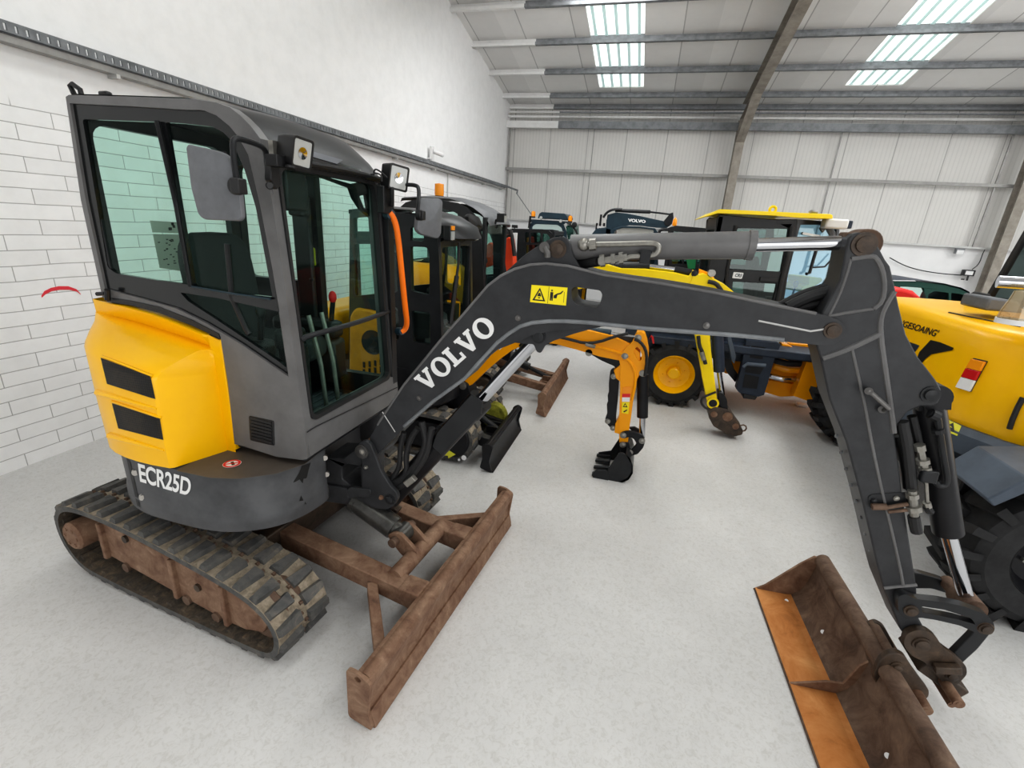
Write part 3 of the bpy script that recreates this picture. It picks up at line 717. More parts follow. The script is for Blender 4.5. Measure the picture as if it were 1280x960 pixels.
# side panel below the glass
sp_ = sxz([(275.5,419),(300.6,432),(361,474.5),(365,525),(369,573),(345,571),(305,557),(293,554),(285,480)])
bm = B(); prism(bm, S1, [sp_], -.04, -.006, px=False); sp = ob('side_panel', bm, 'charcoal_warm', frame)
bm = B(); tube(bm, [W(*q, y=YR+.003) for q in ((288,470.5),(350,482),(352.5,508),(291,497))]+[W(288,470.5,y=YR+.004)], .003, 6); ob('hatch_outline', bm, 'black_rubber', sp)
vq = [(311.5,519.5),(342.5,526),(343.5,557),(313.5,550)]
bm = B(); prism(bm, S1, [rpoly(vq, 2)], -.012, .006); vg = ob('air_vent', bm, 'black_plastic', sp, .004)
bm = B()
for k in range(7):
    t = (k+.7)/7.6; a = Vector(vq[0]).lerp(Vector(vq[3]), t); b_ = Vector(vq[1]).lerp(Vector(vq[2]), t)
    bar(bm, W(a.x+2.5,a.y,y=YR-.004), W(b_.x-2.5,b_.y,y=YR-.004), .012, .011, Y)
ob('vent_slats', bm, 'black_satin', vg)
bm = B(); st = [(135,371.5),(165,376),(200,383.5),(240,399.5),(274,417),(276,423),(240,406.5),(200,391),(165,381.5),(135,377)]
prism(bm, S1, [st], -.02, .004); ob('trim_strip', bm, 'black_plastic', frame)
bm = B(); tube(bm, [W(121,367.5,y=1.57), W(131,367,y=1.58)], .009, 8); tube(bm, [W(134,362,y=1.58), W(134.5,375,y=1.58)], .012, 8); ob('rear_latch', bm, 'black_plastic', frame)
# front frame with the windscreen
bm = B()
fo = rpoly([(YR+.012,-.165),(YL_,-.165),(YL_,1.075),(YR+.012,1.075)], .02); ho = rrect(1.650,.0,2.345,1.06,.04)
prism(bm, F1, [fo, ho], -.06, -.004, px=False); ff = ob('front_frame', bm, 'charcoal_light', frame, .018, seg=3)
bm = B(); prism(bm, F1, [rrect(1.643,-.007,2.352,1.067,.045), rrect(1.659,.012,2.334,1.048,.04)], -.03, .004, px=False); ob('windscreen_seal', bm, 'black_rubber', ff, smooth=0)
bm = B(); sheet(bm, F1, rrect(1.654,.005,2.34,1.055,.04), -.02); ob('windscreen', bm, 'glass_green', ff, smooth=0)
bm = B(); tube(bm, [F1.pt(*q)+X*d for q, d in (((377,424),.0),((381,419),.02),((420,408),.03),((450,399.5),.025),((486,389),.0))], .012, 10, smooth=1); ob('windscreen_bar', bm, 'black_satin', ff)
bm = B(); tube(bm, [F1.w(2.36,1.05,.004),F1.w(2.36,0,.004)], .008, 8); ob('frame_gasket', bm, 'black_rubber', ff)
bm = B(); tube(bm, [F1.pt(*q)+X*.004 for q in ((383,540),(394,533),(496,484))], .0025, 6); ob('panel_seam', bm, 'black_rubber', ff)
# black corner gusset behind the glass at the far top, with its cut-out
bm = B(); G = PX(XF-.10)
prism(bm, G, [[(437,231),(452,228),(470,236),(474,280),(466,274),(452,262),(443,248)], rpoly([(449,245),(458,243),(461,262),(456,262)], 2)], -.02, 0); ob('corner_gusset', bm, 'black_plastic', ff)
bm = B(); box(bm, W(361,232,x=XF-.14)+Vector((-.02,.0,.0)), (.12,.13,.20)); box(bm, W(372,246,x=XF-.15), (.08,.05,.16)); ob('wiper_motor', bm, 'black_plastic', ff, .012)
bm = B(); tube(bm, [F1.pt(*q)-X*.03 for q in ((372,213),(410,221),(446,235))], .008, 8); tube(bm, [F1.pt(*q)-X*.03 for q in ((400,219),(446,232))], .006, 8); ob('wiper_arm', bm, 'black_plastic', ff)
# roof: curved cap running down over the windscreen
prof = [(-2.385,2.34),(-2.385,2.375),(-2.35,2.392),(-2.05,2.385),(-1.80,2.378),(-1.68,2.36),(-1.60,2.335),(-1.545,2.295),(-1.485,2.248),(-1.445,2.205),(-1.415,2.172),(-1.42,2.158),(-1.47,2.158)]
bm = B(); R = []; n = 14
for i in range(n+1):
    t = i/n; y = 1.625+(2.40-1.625)*t; bow = math.sin(math.pi*min(1,max(0,t)))**.6
    R.append([Vector((x+.05*bow*max(0,(x+1.75)/.4), y, z+.022*bow*(1 if z > 2.2 else .3))) for x, z in prof])
grid(bm, R); bmesh.ops.holes_fill(bm, edges=[e for e in bm.edges if e.is_boundary])
roof = ob('cab_roof', bm, 'black_satin', frame, smooth=50)
rv = bvh_of(roof)
bm = B(); cast_quad(bm, rv, [(350,192),(456,222),(450,212),(342,181)], 8, 3, .004); ob('roof_window', bm, 'frit', roof)
bm = B(); cast_quad(bm, rv, [(389,197),(420,206),(428,201),(384,189)], 6, 2, .006); ob('visor_grey_strip', bm, 'skin_grey', roof)  # paler grey strip laid over the roof visor
bm = B(); R2 = [[r[k] + Vector((.012,0,-.004)) for k in (9,10,11)] for r in R]
tube(bm, [r[10]+Vector((.004,0,0)) for r in R], .012, 8); ob('visor_lip', bm, 'black_plastic', roof)
bm = B(); h = W(96,118,y=1.66); tube(bm, [h+Vector((-.015,0,0)), h+Vector((-.028,0,.032)), h+Vector((-.012,0,.038)), h+Vector((.024,0,.018)), h+Vector((.026,0,-.01))], .010, 8); ob('roof_hook', bm, 'black_plastic', roof)
bm = B(); h = W(132,119,y=1.75); box(bm, h+Z*.0, (.05,.03,.03)); ob('roof_bracket', bm, 'black_plastic', roof, .008)
# far side: door frame with glass, rear frame with glass
def yz(L): return L
S2 = PY(YL_)
bm = B(); so2 = [(-2.40,.93),(-2.38,2.30),(-2.33,2.36),(-1.72,2.34),(-1.50,2.24),(-1.37,2.10),(-1.36,.93)]
w1 = rpoly([(-2.35,1.60),(-2.34,2.22),(-1.96,2.23),(-1.95,1.60)], .05); w2 = rpoly([(-1.82,1.08),(-1.82,2.25),(-1.66,2.22),(-1.50,2.12),(-1.44,2.0),(-1.43,1.08)], .05)
prism(bm, S2, [so2, w1, w2], -.0, .05, px=False); dr = ob('cab_door', bm, 'black_satin', frame, .006)
for w in (w1, w2):
    bm = B(); sheet(bm, S2, w, .023); ob('door_glass', bm, 'glass_pale', dr, smooth=0)
bm = B(); R1 = PX(-2.365); prism(bm, R1, [rrect(1.615,1.5,2.43,2.35,.03), rrect(1.655,1.59,2.32,2.29,.06)], -.03, .012, px=False); rr_ = ob('rear_frame', bm, 'black_satin', frame, .006)
bm = B(); sheet(bm, R1, rrect(1.655,1.59,2.32,2.29,.06), -.01); ob('rear_window', bm, 'glass_pale', rr_, smooth=0)
bm = B(); box(bm, (-1.88,2.015,.93), (1.0,.80,.06)); box(bm, (-2.2,2.02,1.13), (.36,.78,.42)); ob('cab_floor', bm, 'black_satin', frame, .01)
bm = B()
for k in range(7): box(bm, (-1.46-.055*k,2.05,.965), (.03,.5,.012))
ob('floor_mat', bm, 'skin_grey', frame)
# seat
bm = B(); 
def pad(bm, c, sx, sy, sz, tilt):
    R = []; n = 18
    for i in range(n+1):
        t = -math.cos(math.pi*i/n); q = max(.02, (1-abs(t)**4)**.25)
        R.append([Vector((c[0]+tilt*t*sz + sx*q**.6*math.copysign(abs(math.cos(a))**.5, math.cos(a)), c[1]+sy*q*math.copysign(abs(math.sin(a))**.5, math.sin(a)), c[2]+t*sz)) for a in [2*math.pi*k/20 for k in range(20)]])
    rings(bm, R)
pad(bm, (-2.12,1.99,1.58), .055, .20, .285, -.12); seat = ob('operator_seat', bm, 'seat_fabric', T, smooth=60)
bm = B(); pad(bm, (-1.90,2.03,1.28), .24, .24, .07, 0); ob('seat_cushion', bm, 'seat_fabric', seat, smooth=60)
for y in (1.76, 2.29):
    bm = B(); box(bm, (-1.86,y,1.36), (.42,.12,.10)); ob('armrest', bm, 'black_plastic', seat, .03); bm = B(); box(bm, (-1.80,y,1.18), (.3,.14,.26)); ob('side_console', bm, 'black_plastic', seat, .03)
    bm = B(); tube(bm, [(-1.70,y,1.40),(-1.68,y,1.52)], .014, 8); ob('joystick', bm, 'black_plastic', seat)
    bm = B(); sphere(bm, (-1.68,y,1.545), .022, (1,1,1.6)); ob('joystick_grip', bm, 'sign_red' if y > 2 else 'black_plastic', seat)
bm = B(); box(bm, (-1.50,1.74,1.24), (.10,.10,.36)); box(bm, (-1.52,1.75,1.44), (.09,.12,.10)); con = ob('instrument_console', bm, 'black_plastic', T, .02)
for x, y in ((-1.52,1.97),(-1.52,2.07)):
    bm = B(); tube(bm, [(x,y,.98),(x-.02,y+.0,1.25),(x-.08,y+.01,1.5)], .012, 8); box(bm, (x,y,.985), (.14,.07,.02)); ob('travel_lever', bm, 'zinc', T)
bm = B(); box(bm, (-1.66,2.10,1.66), (.03,.02,.02)); box(bm, (-1.885,2.34,1.62), (.11,.03,.9)); ob('door_post_trim', bm, 'black_plastic', frame, .02)
bm = B(); prism(bm, PY(2.37), [rrect(-1.875,1.70,-1.835,1.80,.008)], 0, .003, px=False); ob('yellow_tag', bm, 'lime', frame, smooth=0)
# notice stuck to the rear window
bm = B(); prism(bm, PX(-2.352), [[(1.845,1.68),(1.985,1.65),(1.98,1.838),(1.84,1.843)]], 0, .002, px=False); prism(bm, PX(-2.352), [[(1.84,1.85),(1.98,1.846),(1.978,1.90),(1.838,1.905)]], 0, .002, px=False)
nt_ = ob('window_notice', bm, 'notice_film', rr_, smooth=0)
bm = B(); random.seed(3)
for k in range(26): box(bm, (-2.348,random.uniform(1.86,1.965),random.uniform(1.69,1.825)), (.001,.010,.005))
for k in range(5): box(bm, (-2.348,random.uniform(1.86,1.965),random.uniform(1.862,1.892)), (.001,.014,.013))
ob('notice_print', bm, 'sign_black', nt_, smooth=0)
# ---------------- mirrors, lamps, orange grab rail
def dome(bm, pl, loop, n0, n1, dep, mi=0):
    L = [pl.uv(*p) for p in loop]; c = (sum(p[0] for p in L)/len(L), sum(p[1] for p in L)/len(L))
    R = [[pl.w(c[0]+(a-c[0])*k, c[1]+(b-c[1])*k, n) for a, b in L] for k, n in ((.98,n0),(1,n0+.004),(1,n1),(.97,n1+dep*.25),(.5,n1+dep*.8),(.08,n1+dep))]
    rings(bm, R, mi=mi)
MP = Pl(W(270,230,y=1.43), Vector((1,.12,0)), Z)
ml = rpoly([(234.8,184),(237,180.5),(275,189),(287,195),(301,232),(304.8,272),(301,276.5),(257,274.5),(250,269),(241,235)], 5)
bm = B(); dome(bm, MP, ml, -.012, .004, .022); mr = ob('side_mirror', bm, 'mirror_grey', T, smooth=25)
bm = B(); tube(bm, [W(296,228,y=1.43),W(290.5,184,y=1.43),W(292,174,y=1.44),W(299,172.5,y=1.46),W(324,181,y=1.545),W(332,187,y=1.575),W(334,203,y=1.59)], .010, 10, smooth=2); ob('mirror_arm', bm, 'black_satin', mr)
bm = B(); h = W(296,233,y=1.415); cyl(bm, h-Y*.015, h+Y*.012, .028, 18); box(bm, h+Vector((.02,-.012,0)), (.035,.04,.05)); ob('mirror_clamp', bm, 'black_plastic', mr, .004)
bm = B(); tube(bm, [W(278,190,y=1.45),W(283,206,y=1.45),W(291,222,y=1.44)], .012, 8); ob('mirror_stay', bm, 'black_satin', mr)
bm = B(); prism(bm, PX(-1.405), [rpoly([(331,192),(340,194),(344,231),(338,237),(330,224)], 2)], 0, .03); cyl(bm, W(337,232,x=-1.385), W(337,232,x=-1.36), .014, 12); ob('mirror_bracket', bm, 'black_plastic', frame, .004)
MQ = Pl(W(535,272,x=-1.18), Vector((.25,1,0)), Z)
ml = rpoly([(523,249),(528,247),(548,248),(551.8,251),(549.5,293),(546,298.5),(524,293),(518.7,287)], 4)
bm = B(); dome(bm, MQ, ml, -.012, .004, .03); mr = ob('side_mirror', bm, 'mirror_grey', T, smooth=25)
bm = B(); tube(bm, [W(500,231,x=-1.28),W(519,231,x=-1.2),W(524,235,x=-1.17),W(523,255,x=-1.15),W(522,270,x=-1.15)], .010, 10, smooth=2); ob('mirror_arm', bm, 'black_satin', mr)
h = W(523.5,269,x=-1.14); bm = B(); cyl(bm, h-X*.01, h+X*.02, .026, 18); box(bm, h+X*.015, (.03,.035,.045)); ob('mirror_clamp', bm, 'black_plastic', mr, .004)
def lamp(c, fwd, w, h, d, taper=.75, roll=0):
    fwd = Vector(fwd).normalized(); s = fwd.cross(Z).normalized(); u = s.cross(fwd)
    s, u = s*math.cos(roll)+u*math.sin(roll), u*math.cos(roll)-s*math.sin(roll)
    pl = Pl(c, -s, u); pl.N = fwd
    bm = B(); rr = lambda k, wd: [pl.w(a*k, b*k, wd) for a, b in rrect(-w/2,-h/2,w/2,h/2,.012,3)]
    rings(bm, [rr(taper,-d),rr(.95,-d*.6),rr(1,-.008),rr(1,0),rr(.88,0),rr(.86,-.006)])
    o = ob('work_lamp', bm, 'black_plastic', T)
    bm = B(); prism(bm, pl, [rrect(-w*.42,-h*.42,w*.42,h*.42,.006,3)], -.006, -.003, px=False); ob('lamp_lens', bm, 'lens', o, smooth=0)
    bm = B(); R = []
    lathe(bm, pl.w(-.0,0,-.004), fwd, [(.0,.001),(min(w,h)*.22,.003)], 16, cap=False); ob('reflector', bm, 'chrome', o)
    return o
o = lamp(W(379,192,x=-1.27), (.93,-.12,-.16), .095, .105, .085, .82, .08)
bm = B(); tube(bm, [W(366,204,x=-1.31),W(352,203,x=-1.34)], .016, 8); box(bm, W(345,201,x=-1.34), (.05,.05,.04)); cyl(bm, W(363,207,x=-1.3), W(363,211,x=-1.3), .02, 12); ob('lamp_bracket', bm, 'black_plastic', o, .003)
bm = B(); box(bm, W(345,188,x=-1.37), (.02,.05,.06)); ob('bracket_plate', bm, 'zinc', o)
o = lamp(W(499,222.5,x=-1.26), (.86,-.40,-.08), .115, .12, .08, .9, .1)
bm = B(); tube(bm, [W(490,234,x=-1.28),W(490,258,x=-1.30)], .012, 8); box(bm, W(482,250,x=-1.33), (.04,.10,.13)); ob('lamp_bracket', bm, 'black_plastic', o, .004)
bm = B(); tube(bm, [W(467,219,x=-1.33),W(468,211,x=-1.32),W(474,213,x=-1.3),W(484,222,x=-1.27)], .004, 6, smooth=2); tube(bm, [W(464,218,x=-1.33),W(470,216,x=-1.32),W(477,219,x=-1.3),W(477,227,x=-1.3)], .004, 6, smooth=2); ob('lamp_wire', bm, 'black_plastic', o)
bm = B(); gp = [(487,266),(492.5,273),(497,290),(502,340),(506.5,385),(509,404),(506.5,412),(501,415)]
tube(bm, [W(px, py, x=-1.32+.04*math.sin(math.pi*i/7)) for i, (px, py) in enumerate(gp)], .016, 12, smooth=2, rr=None); gh = ob('grab_rail', bm, 'orange', T)
bm = B(); cyl(bm, W(483,268,x=-1.35), W(489,268,x=-1.31), .025, 14); cyl(bm, W(497,414,x=-1.35), W(503,414,x=-1.31), .022, 14); ob('rail_foot', bm, 'dark_teal', gh)
# ---------------- swing post
K = PY(1.935); K2 = PY(1.975)
bm = B(); prism(bm, K, [rpoly([(444.5,562),(447,555),(455,550.5),(463,555),(468.5,568),(476,588.5),(487.5,607.5),(496,616),(497.5,624),(492,633),(483,637.5),(468.5,635.5),(452,628),(452,575)], 4)], -.028, 0)
post = ob('swing_post', bm, 'charcoal', T, .004)
bm = B(); prism(bm, PY(2.19), [rpoly([(444.5,562),(447,555),(455,550.5),(463,555),(468.5,568),(476,588.5),(487.5,607.5),(496,616),(497.5,624),(492,633),(483,637.5),(468.5,635.5),(452,628),(452,575)], 4)], -.028, 0)
for v in bm.verts: pass
ob('far_cheek', bm, 'black_paint', post, .004)
bm = B(); prism(bm, K2, [[(407,571),(430,572.5),(447,560),(457,575),(457,636),(438,628),(436,611),(408,606)], rpoly([(427.5,585),(434,579.5),(451,583),(451,607),(437,606),(428,599)], 2)], -.20, 0); ob('swing_casting', bm, 'cast_grey', post, .006)
bm = B(); prism(bm, PY(1.95), [rpoly([(405,606),(434,611),(435,622),(466,622),(470,632),(440,632),(405,627)], 2)], -.22, 0); ob('lower_casting', bm, 'cast_grey', post, .006)
bm = B(); prism(bm, PY(1.925), [rpoly([(432.5,613),(438,609),(462,612),(464,616),(462,621),(436,623)], 2)], -.02, 0); ob('stop_block', bm, 'cast_grey', post, .004)
def pin(px, py, y, r, mat='rust_dark', parent=None, name='pivot_pin', h=.014, boss=1.35):
    r *= .8; mat = 'rust_grease' if mat == 'rust_dark' else mat
    bm = B(); c = W(px, py, y=y); lathe(bm, c, -Y, [(r*boss,-.01),(r*boss,h*.4),(r*1.02,h*.4),(r,h*.5),(r,h),(r*.35,h*1.25),(0,h*1.25)], 22); return ob(name, bm, mat, parent)
pin(452.5,564.5,1.935,.036,'steel_dark',post); pin(452,564.8,1.92,.013,'steel_bolt',post,'pin_bolt',.006); pin(487.5,624,1.935,.028,'black_satin',post); pin(477,621.5,1.935,.012,'rust_brown',post,'lock_pin'); pin(458,583.5,1.935,.010,'zinc',post,'grease_bolt')
bm = B(); cyl(bm, W(453,564,y=1.96), W(453,564,y=1.96)+Y*.22, .036, 20); ob('boom_bush', bm, 'rust_dark', post)
# ---------------- boom
BY = 1.97; BP = PY(BY); BT = .18
bo = [(470,570),(464,553),(462,548),(472,530),(487,505),(505,480),(531,447),(551,424),(580,391),(610,356),(626,344),(642,335.6),(663,329.8),(683,328.5),(710,331.5),(725.6,335.6),(753.7,342.6),(790,348.5),(824,353),(860,359),(894,365),(960,379),(1011,390),(1035,394.6),(1049,400.5),(1056,407),(1058.5,415),(1055,422.5),(1047,428),(1038,431),(1028,432),(980,427),(960,424.7),(920,421),(882.7,417.6),(840,415),(810,413),(761,408),(730,409),(718,411),(690,414),(665,419),(645,428),(622,437),(599,455),(581,475.6),(541,504),(505,535),(484,556)]
slot = rpoly([(714,362),(718,358.5),(750,363),(753,368),(750,381),(746,385),(720,381),(715,375)], 4)
bm = B(); prism(bm, BP, [bo, slot], -BT, 0); boom = ob('boom', bm, 'charcoal', T, .006)
# rear bracket carrying the arm cylinder, cylinder lug below
gb = [(618,352),(634,338),(655,319),(668,310),(684,300.5),(693,297),(703,295.5),(709,298.5),(713,305),(716,318),(722,329),(727,337),(690,340),(640,350)]
bm = B(); prism(bm, PY(BY+.02), [gb, [(683+3*math.cos(t*.7854),313+5*math.sin(t*.7854)) for t in range(8)]], -.03, 0); prism(bm, PY(BY+.13), [gb], -.03, 0); ob('gooseneck_bracket', bm, 'charcoal', boom, .004)
bm = B(); prism(bm, PY(BY+.03), [[(655,335),(680,310),(700,312),(715,336)]], -.09, -.06); ob('bracket_web', bm, 'charcoal', boom)
lg = rpoly([(640,428),(652,418),(668,409),(684,407),(720,409),(752,408.5),(740,411),(718,417),(692,426),(681,432),(676,441.5),(671,440),(667,430),(658,430)], 3)
bm = B(); prism(bm, PY(BY+.015), [lg], -.025, 0); prism(bm, PY(BY+.14), [lg], -.025, 0); ob('cylinder_lug', bm, 'charcoal', boom, .003)
pin(697.5,311.5,BY+.02,.030,'rust_dark',boom,boss=1.5); pin(673.4,420.5,BY+.015,.030,'black_satin',boom,boss=1.3); pin(1040.5,413,BY,.026,'rust_dark',boom,boss=1.45)
bm = B(); c = W(681,309,y=BY+.015); tube(bm, [c, W(685,317,y=BY+.012), W(685,322,y=BY+.012)], .014, 10); cyl(bm, c+Y*.01, c-Y*.01, .022, 14); ob('hose_elbow', bm, 'steel_dark', boom)
for px, py in ((524,497.5),(647.5,397.5),(883,407)): pin(px,py,BY,.012,'steel_dark',boom,'bolt',.008)
# raised flange along the lower edge (worn to bare metal)
fl = [(505,533),(541,502),(581,473),(597,455),(622,428),(636,417),(650,408),(665,403.5),(686,401.5),(707,401.5),(740,403.5),(761,406),(810,411),(860,414.5),(920,419),(980,425)]
bm = B(); pts = [W(px, py, y=BY) for px, py in fl]; tube(bm, pts, .009, 8); ob('lower_weld_bead', bm, 'steel_grey', boom)
fl = [(472,531),(505,481),(551,425),(580,392),(610,357),(626,345),(643,336.5),(663,330.8),(683,329.5),(710,332.5),(754,343.5),(824,354),(894,366),(960,380),(1020,392)]
bm = B(); tube(bm, [W(px, py, y=BY+.002) for px, py in fl], .006, 8); ob('upper_weld_bead', bm, 'charcoal_light', boom)
bm = B(); tube(bm, [W(px, py, y=BY) for px, py in ((948,401),(1013,414),(1030,411.5))], .004, 6); ob('weld_scar', bm, 'steel_light', boom)
bm = B(); tube(bm, [W(px, py, y=BY) for px, py in ((478,515),(494,540))], .003, 6); ob('joint_line', bm, 'steel_light', boom)
# white slab-serif lettering
def slab(ch):
    s = .17
    if ch == 'V': return [[(0,1),(.40,1),(.40,.86),(.33,.86),(.53,.33),(.70,.86),(.62,.86),(.62,1),(1,1),(1,.86),(.92,.86),(.60,0),(.40,0),(.08,.86),(0,.86)]], 1
    if ch == 'L': return [[(0,1),(.46,1),(.46,.86),(.36,.86),(.36,.16),(.66,.16),(.66,.38),(.80,.38),(.80,0),(0,0),(0,.14),(.10,.14),(.10,.86),(0,.86)]], .8
    o = [(.5+.5*math.cos(t*math.pi/16), .5+.53*math.sin(t*math.pi/16)) for t in range(32)]; i = [(.5+.235*math.cos(t*math.pi/16), .5+.37*math.sin(t*math.pi/16)) for t in range(32)]
    return [o, i], 1
def lettering(name, word, pl, p0, p1, capdir_px, mat, parent, n, depth=.0015, gap=.03):
    a, b_, c = [Vector(pl.uv(*p)) for p in (p0, p1, capdir_px)]
    d = b_-a; tot = sum(slab(ch)[1] for ch in word)+gap*(len(word)-1); ux = d/tot; h = c-a
    bm = B(); x = 0
    for ch in word:
        lo, w = slab(ch); prism(bm, pl, [[tuple(a+ux*(x+px)+h*py) for px, py in l] for l in lo], n, n+depth, px=False); x += w+gap
    return ob(name, bm, mat, parent, smooth=0)
lettering('lettering', 'VOLVO', BP, (533.5,490.5), (622.5,411.5), (517,473), 'letter_white', boom, .0005, gap=.05)
# warning sign
q = [(662.5,377.5),(707.5,382),(709.5,359.5),(664.5,356)]
def plq(pl, q, pts, n0, n1, bm, mi=0, holes=()):
    prism(bm, pl, [[quad_px(q, *p) for p in pts]]+[[quad_px(q, *p) for p in h] for h in holes], n0, n1, mi=mi)
bm = B(); plq(BP, q, [(0,0),(1,0),(1,1),(0,1)], .0003, .0012, bm); sg = ob('warning_sign', bm, 'sign_yellow', boom, smooth=0, label='yellow warning sticker with black pictograms')
bm = B(); plq(BP, q, [(.06,.12),(.42,.12),(.24,.88)], .0013, .0018, bm, holes=[[(.12,.19),(.36,.19),(.24,.74)]])
plq(BP, q, [(.215,.27),(.265,.27),(.265,.33),(.215,.33)], .0013, .0018, bm); plq(BP, q, [(.19,.38),(.29,.38),(.29,.44),(.26,.58),(.22,.58),(.19,.44)], .0013, .0018, bm)
plq(BP, q, [(.485,.02),(.495,.02),(.495,.98),(.485,.98)], .0013, .0018, bm)
plq(BP, q, [(.54,.2),(.575,.2),(.58,.4),(.59,.2),(.62,.2),(.62,.68),(.54,.68)], .0013, .0018, bm); plq(BP, q, [(.56,.72),(.60,.72),(.60,.82),(.56,.82)], .0013, .0018, bm)
plq(BP, q, [(.64,.35),(.72,.35),(.74,.55),(.84,.62),(.9,.8),(.87,.8),(.81,.68),(.72,.62),(.64,.5)], .0013, .0018, bm); plq(BP, q, [(.92,.15),(.93,.15),(.93,.75),(.92,.75)], .0013, .0018, bm)
ob('pictograms', bm, 'sign_black', sg, smooth=0)
# ---------------- boom cylinder under the boom
CY = 2.06
def W2(px, py, y=CY): return W(px, py, y=y)
a, b_, c = W2(488,623), W2(597,504), W2(673.4,420.5)
bm = B(); cyl(bm, a, b_, .058, 24); cyl(bm, a.lerp(b_,.93), b_.lerp(c,.06), .064, 24); cyl(bm, a-Y*.08, a+Y*.08, .05, 20); bc = ob('boom_cylinder', bm, 'black_paint', T)
bm = B(); cyl(bm, b_, c, .031, 20); cyl(bm, c-Y*.05, c+Y*.05, .042, 18); ob('piston_rod', bm, 'chrome', bc)
gp = [(520,541),(543,542),(588,491.5),(601,500),(602,515),(585,534),(562,557),(500,622),(494,612)]
bm = B(); prism(bm, PY(1.975), [[(546,541),(589,493),(603,503),(601,518),(552,569),(540,558)]], -.012, 0); ob('cylinder_guard', bm, 'black_satin', bc, .003)
for pts, r in (([(527,527),(531,541),(533,556),(522,578),(506,596),(491,607)],.017),([(522,535),(512,550),(507,572),(509,588),(503,598),(490,603)],.015),([(540,535),(537,548),(534,566),(519,590),(500,610),(487,609)],.018),([(505,540),(500,560),(500,585),(488,600)],.014)):
    bm = B(); tube(bm, [W(px, py, y=1.99) for px, py in pts], r, 10, smooth=2); ob('hydraulic_hose', bm, 'black_rubber', bc)
bm = B(); box(bm, W(513,601,y=1.96), (.07,.03,.035), (Vector((.7,0,.7)),Y,Vector((-.7,0,.7)))); ob('hose_clamp', bm, 'zinc', bc, .003)
# ---------------- arm cylinder on top of the boom
a, b_, c = W2(714,309.3), W2(938,306.5), W2(1056,303.5)
pp = W2(1076,305)
bm = B(); cyl(bm, a, b_, .052, 28); cyl(bm, b_-X*.012, b_+X*.014, .056, 28); cyl(bm, W2(697.5,311.5)-Y*.05, W2(697.5,311.5)+Y*.05, .05, 20); ac = ob('arm_cylinder', bm, 'charcoal_light', T, smooth=40)
bm = B(); cyl(bm, b_, W2(1062,303.5), .026, 20); ob('piston_rod', bm, 'chrome', ac)
bm = B(); cyl(bm, pp-Y*.05, pp+Y*.05, .052, 22); bar(bm, W2(1050,303.5), pp, .07, .075); ob('rod_eye', bm, 'rust_dark', ac, .004)
def A(px, py, y=1.985): return W(px, py, y=y)
bm = B(); tube(bm, [A(728,306),A(744,305.5),A(780,305),A(806,304),A(821,304.5),A(824.5,311),A(820,318.5),A(808,320)], .011, 10, smooth=2); ob('steel_pipe', bm, 'zinc', ac)
bm = B(); tube(bm, [A(808,320),A(788,321),A(784,322.5)], .010, 10); cyl(bm, A(784,322), A(748,327), .015, 8); cyl(bm, A(779,322.5), A(774,323.2), .024, 8); cyl(bm, A(769,324), A(764,324.6), .022, 8); cyl(bm, A(756,325.6), A(750,326.4), .024, 8); ob('hose_coupling', bm, 'zinc', ac)
bm = B(); tube(bm, [A(748,327,2.0),A(735,329,2.04),A(722,331,2.08)], .02, 10); ob('hydraulic_hose', bm, 'black_rubber', ac)
bm = B(); cyl(bm, A(745,305.3), A(737,306), .024, 8); sphere(bm, A(730,306,1.995), .026); ob('pipe_union', bm, 'zinc', ac)
bm = B(); box(bm, A(806.5,321,1.985), (.04,.03,.05)); box(bm, A(806.5,315,1.99), (.05,.03,.012)); ob('pipe_clamp', bm, 'black_satin', ac, .003)
# hoses from the boom up into the arm
for k, (pts, r) in enumerate((([(985,384),(1000,376),(1020,368),(1040,364),(1052,352),(1056,335)],.022),([(990,388),(1010,382),(1030,378),(1044,374),(1050,366)],.02),([(975,383),(1000,369),(1022,362),(1043,358)],.018))):
    bm = B(); tube(bm, [W(px, py, y=2.06+.02*k) for px, py in pts], r, 10, smooth=2); ob('hydraulic_hose', bm, 'black_rubber', boom)
# ---------------- dipper arm
DY = 1.985; DP = PY(DY); DT = .145
do = [(1058,308),(1060,298),(1066,292.5),(1074,290.5),(1083,292),(1090,297),(1098,308),(1107,325),(1113,333),(1118,354),(1124,382.6),(1133,418.6),(1148,447),(1160,462),(1170,475),(1176.5,486),(1177.5,495),(1173,504),(1165,508),(1150,508),(1135,515),(1125,527.5),(1118,541),(1122.5,572),(1128,617),(1135,664),(1142,708),(1146,734),(1147,755),(1148,772),(1155,785),(1150,793),(1132,796),(1126,788),(1117.5,767.5),(1104,735),(1096,705),(1078,628),(1057.5,552),(1037,500),(1025.5,448),(1020,430),(1027,392),(1035,378),(1050,349)]
bm = B(); prism(bm, DP, [do], -DT, 0); arm = ob('dipper_arm', bm, 'charcoal', T, .006)
for c in ((1080,305.5,.034,'rust_dark',1.5),(1162.5,493,.026,'black_satin',1.5),(1138.5,763,.022,'rust_dark',1.6)):
    pin(c[0],c[1],DY,c[2],c[3],arm,boss=c[4])
def bead(pts, r, mat='charcoal_light', nm='weld_rib'):
    bm = B(); tube(bm, [W(px, py, y=DY) for px, py in pts], r, 8, smooth=1); return ob(nm, bm, mat, arm)
bead([(1036,395.5),(1060,390.5),(1092,386)], .006); bead([(1092,386),(1103,377),(1106,358),(1103,337),(1095,322),(1088,320),(1064,323.5)], .009); bead([(1064,323.5),(1058,345),(1049,370),(1036,395.5)], .005)
bead([(1028,448),(1064,435),(1101,417)], .011); bead([(1118,364),(1109,378),(1101,395),(1100,417),(1107.5,470),(1115,522),(1117.5,541)], .010)
bead([(1065,437),(1072,467),(1081,507),(1090,557),(1102.5,615),(1112.5,655),(1125,710),(1129,732)], .006)
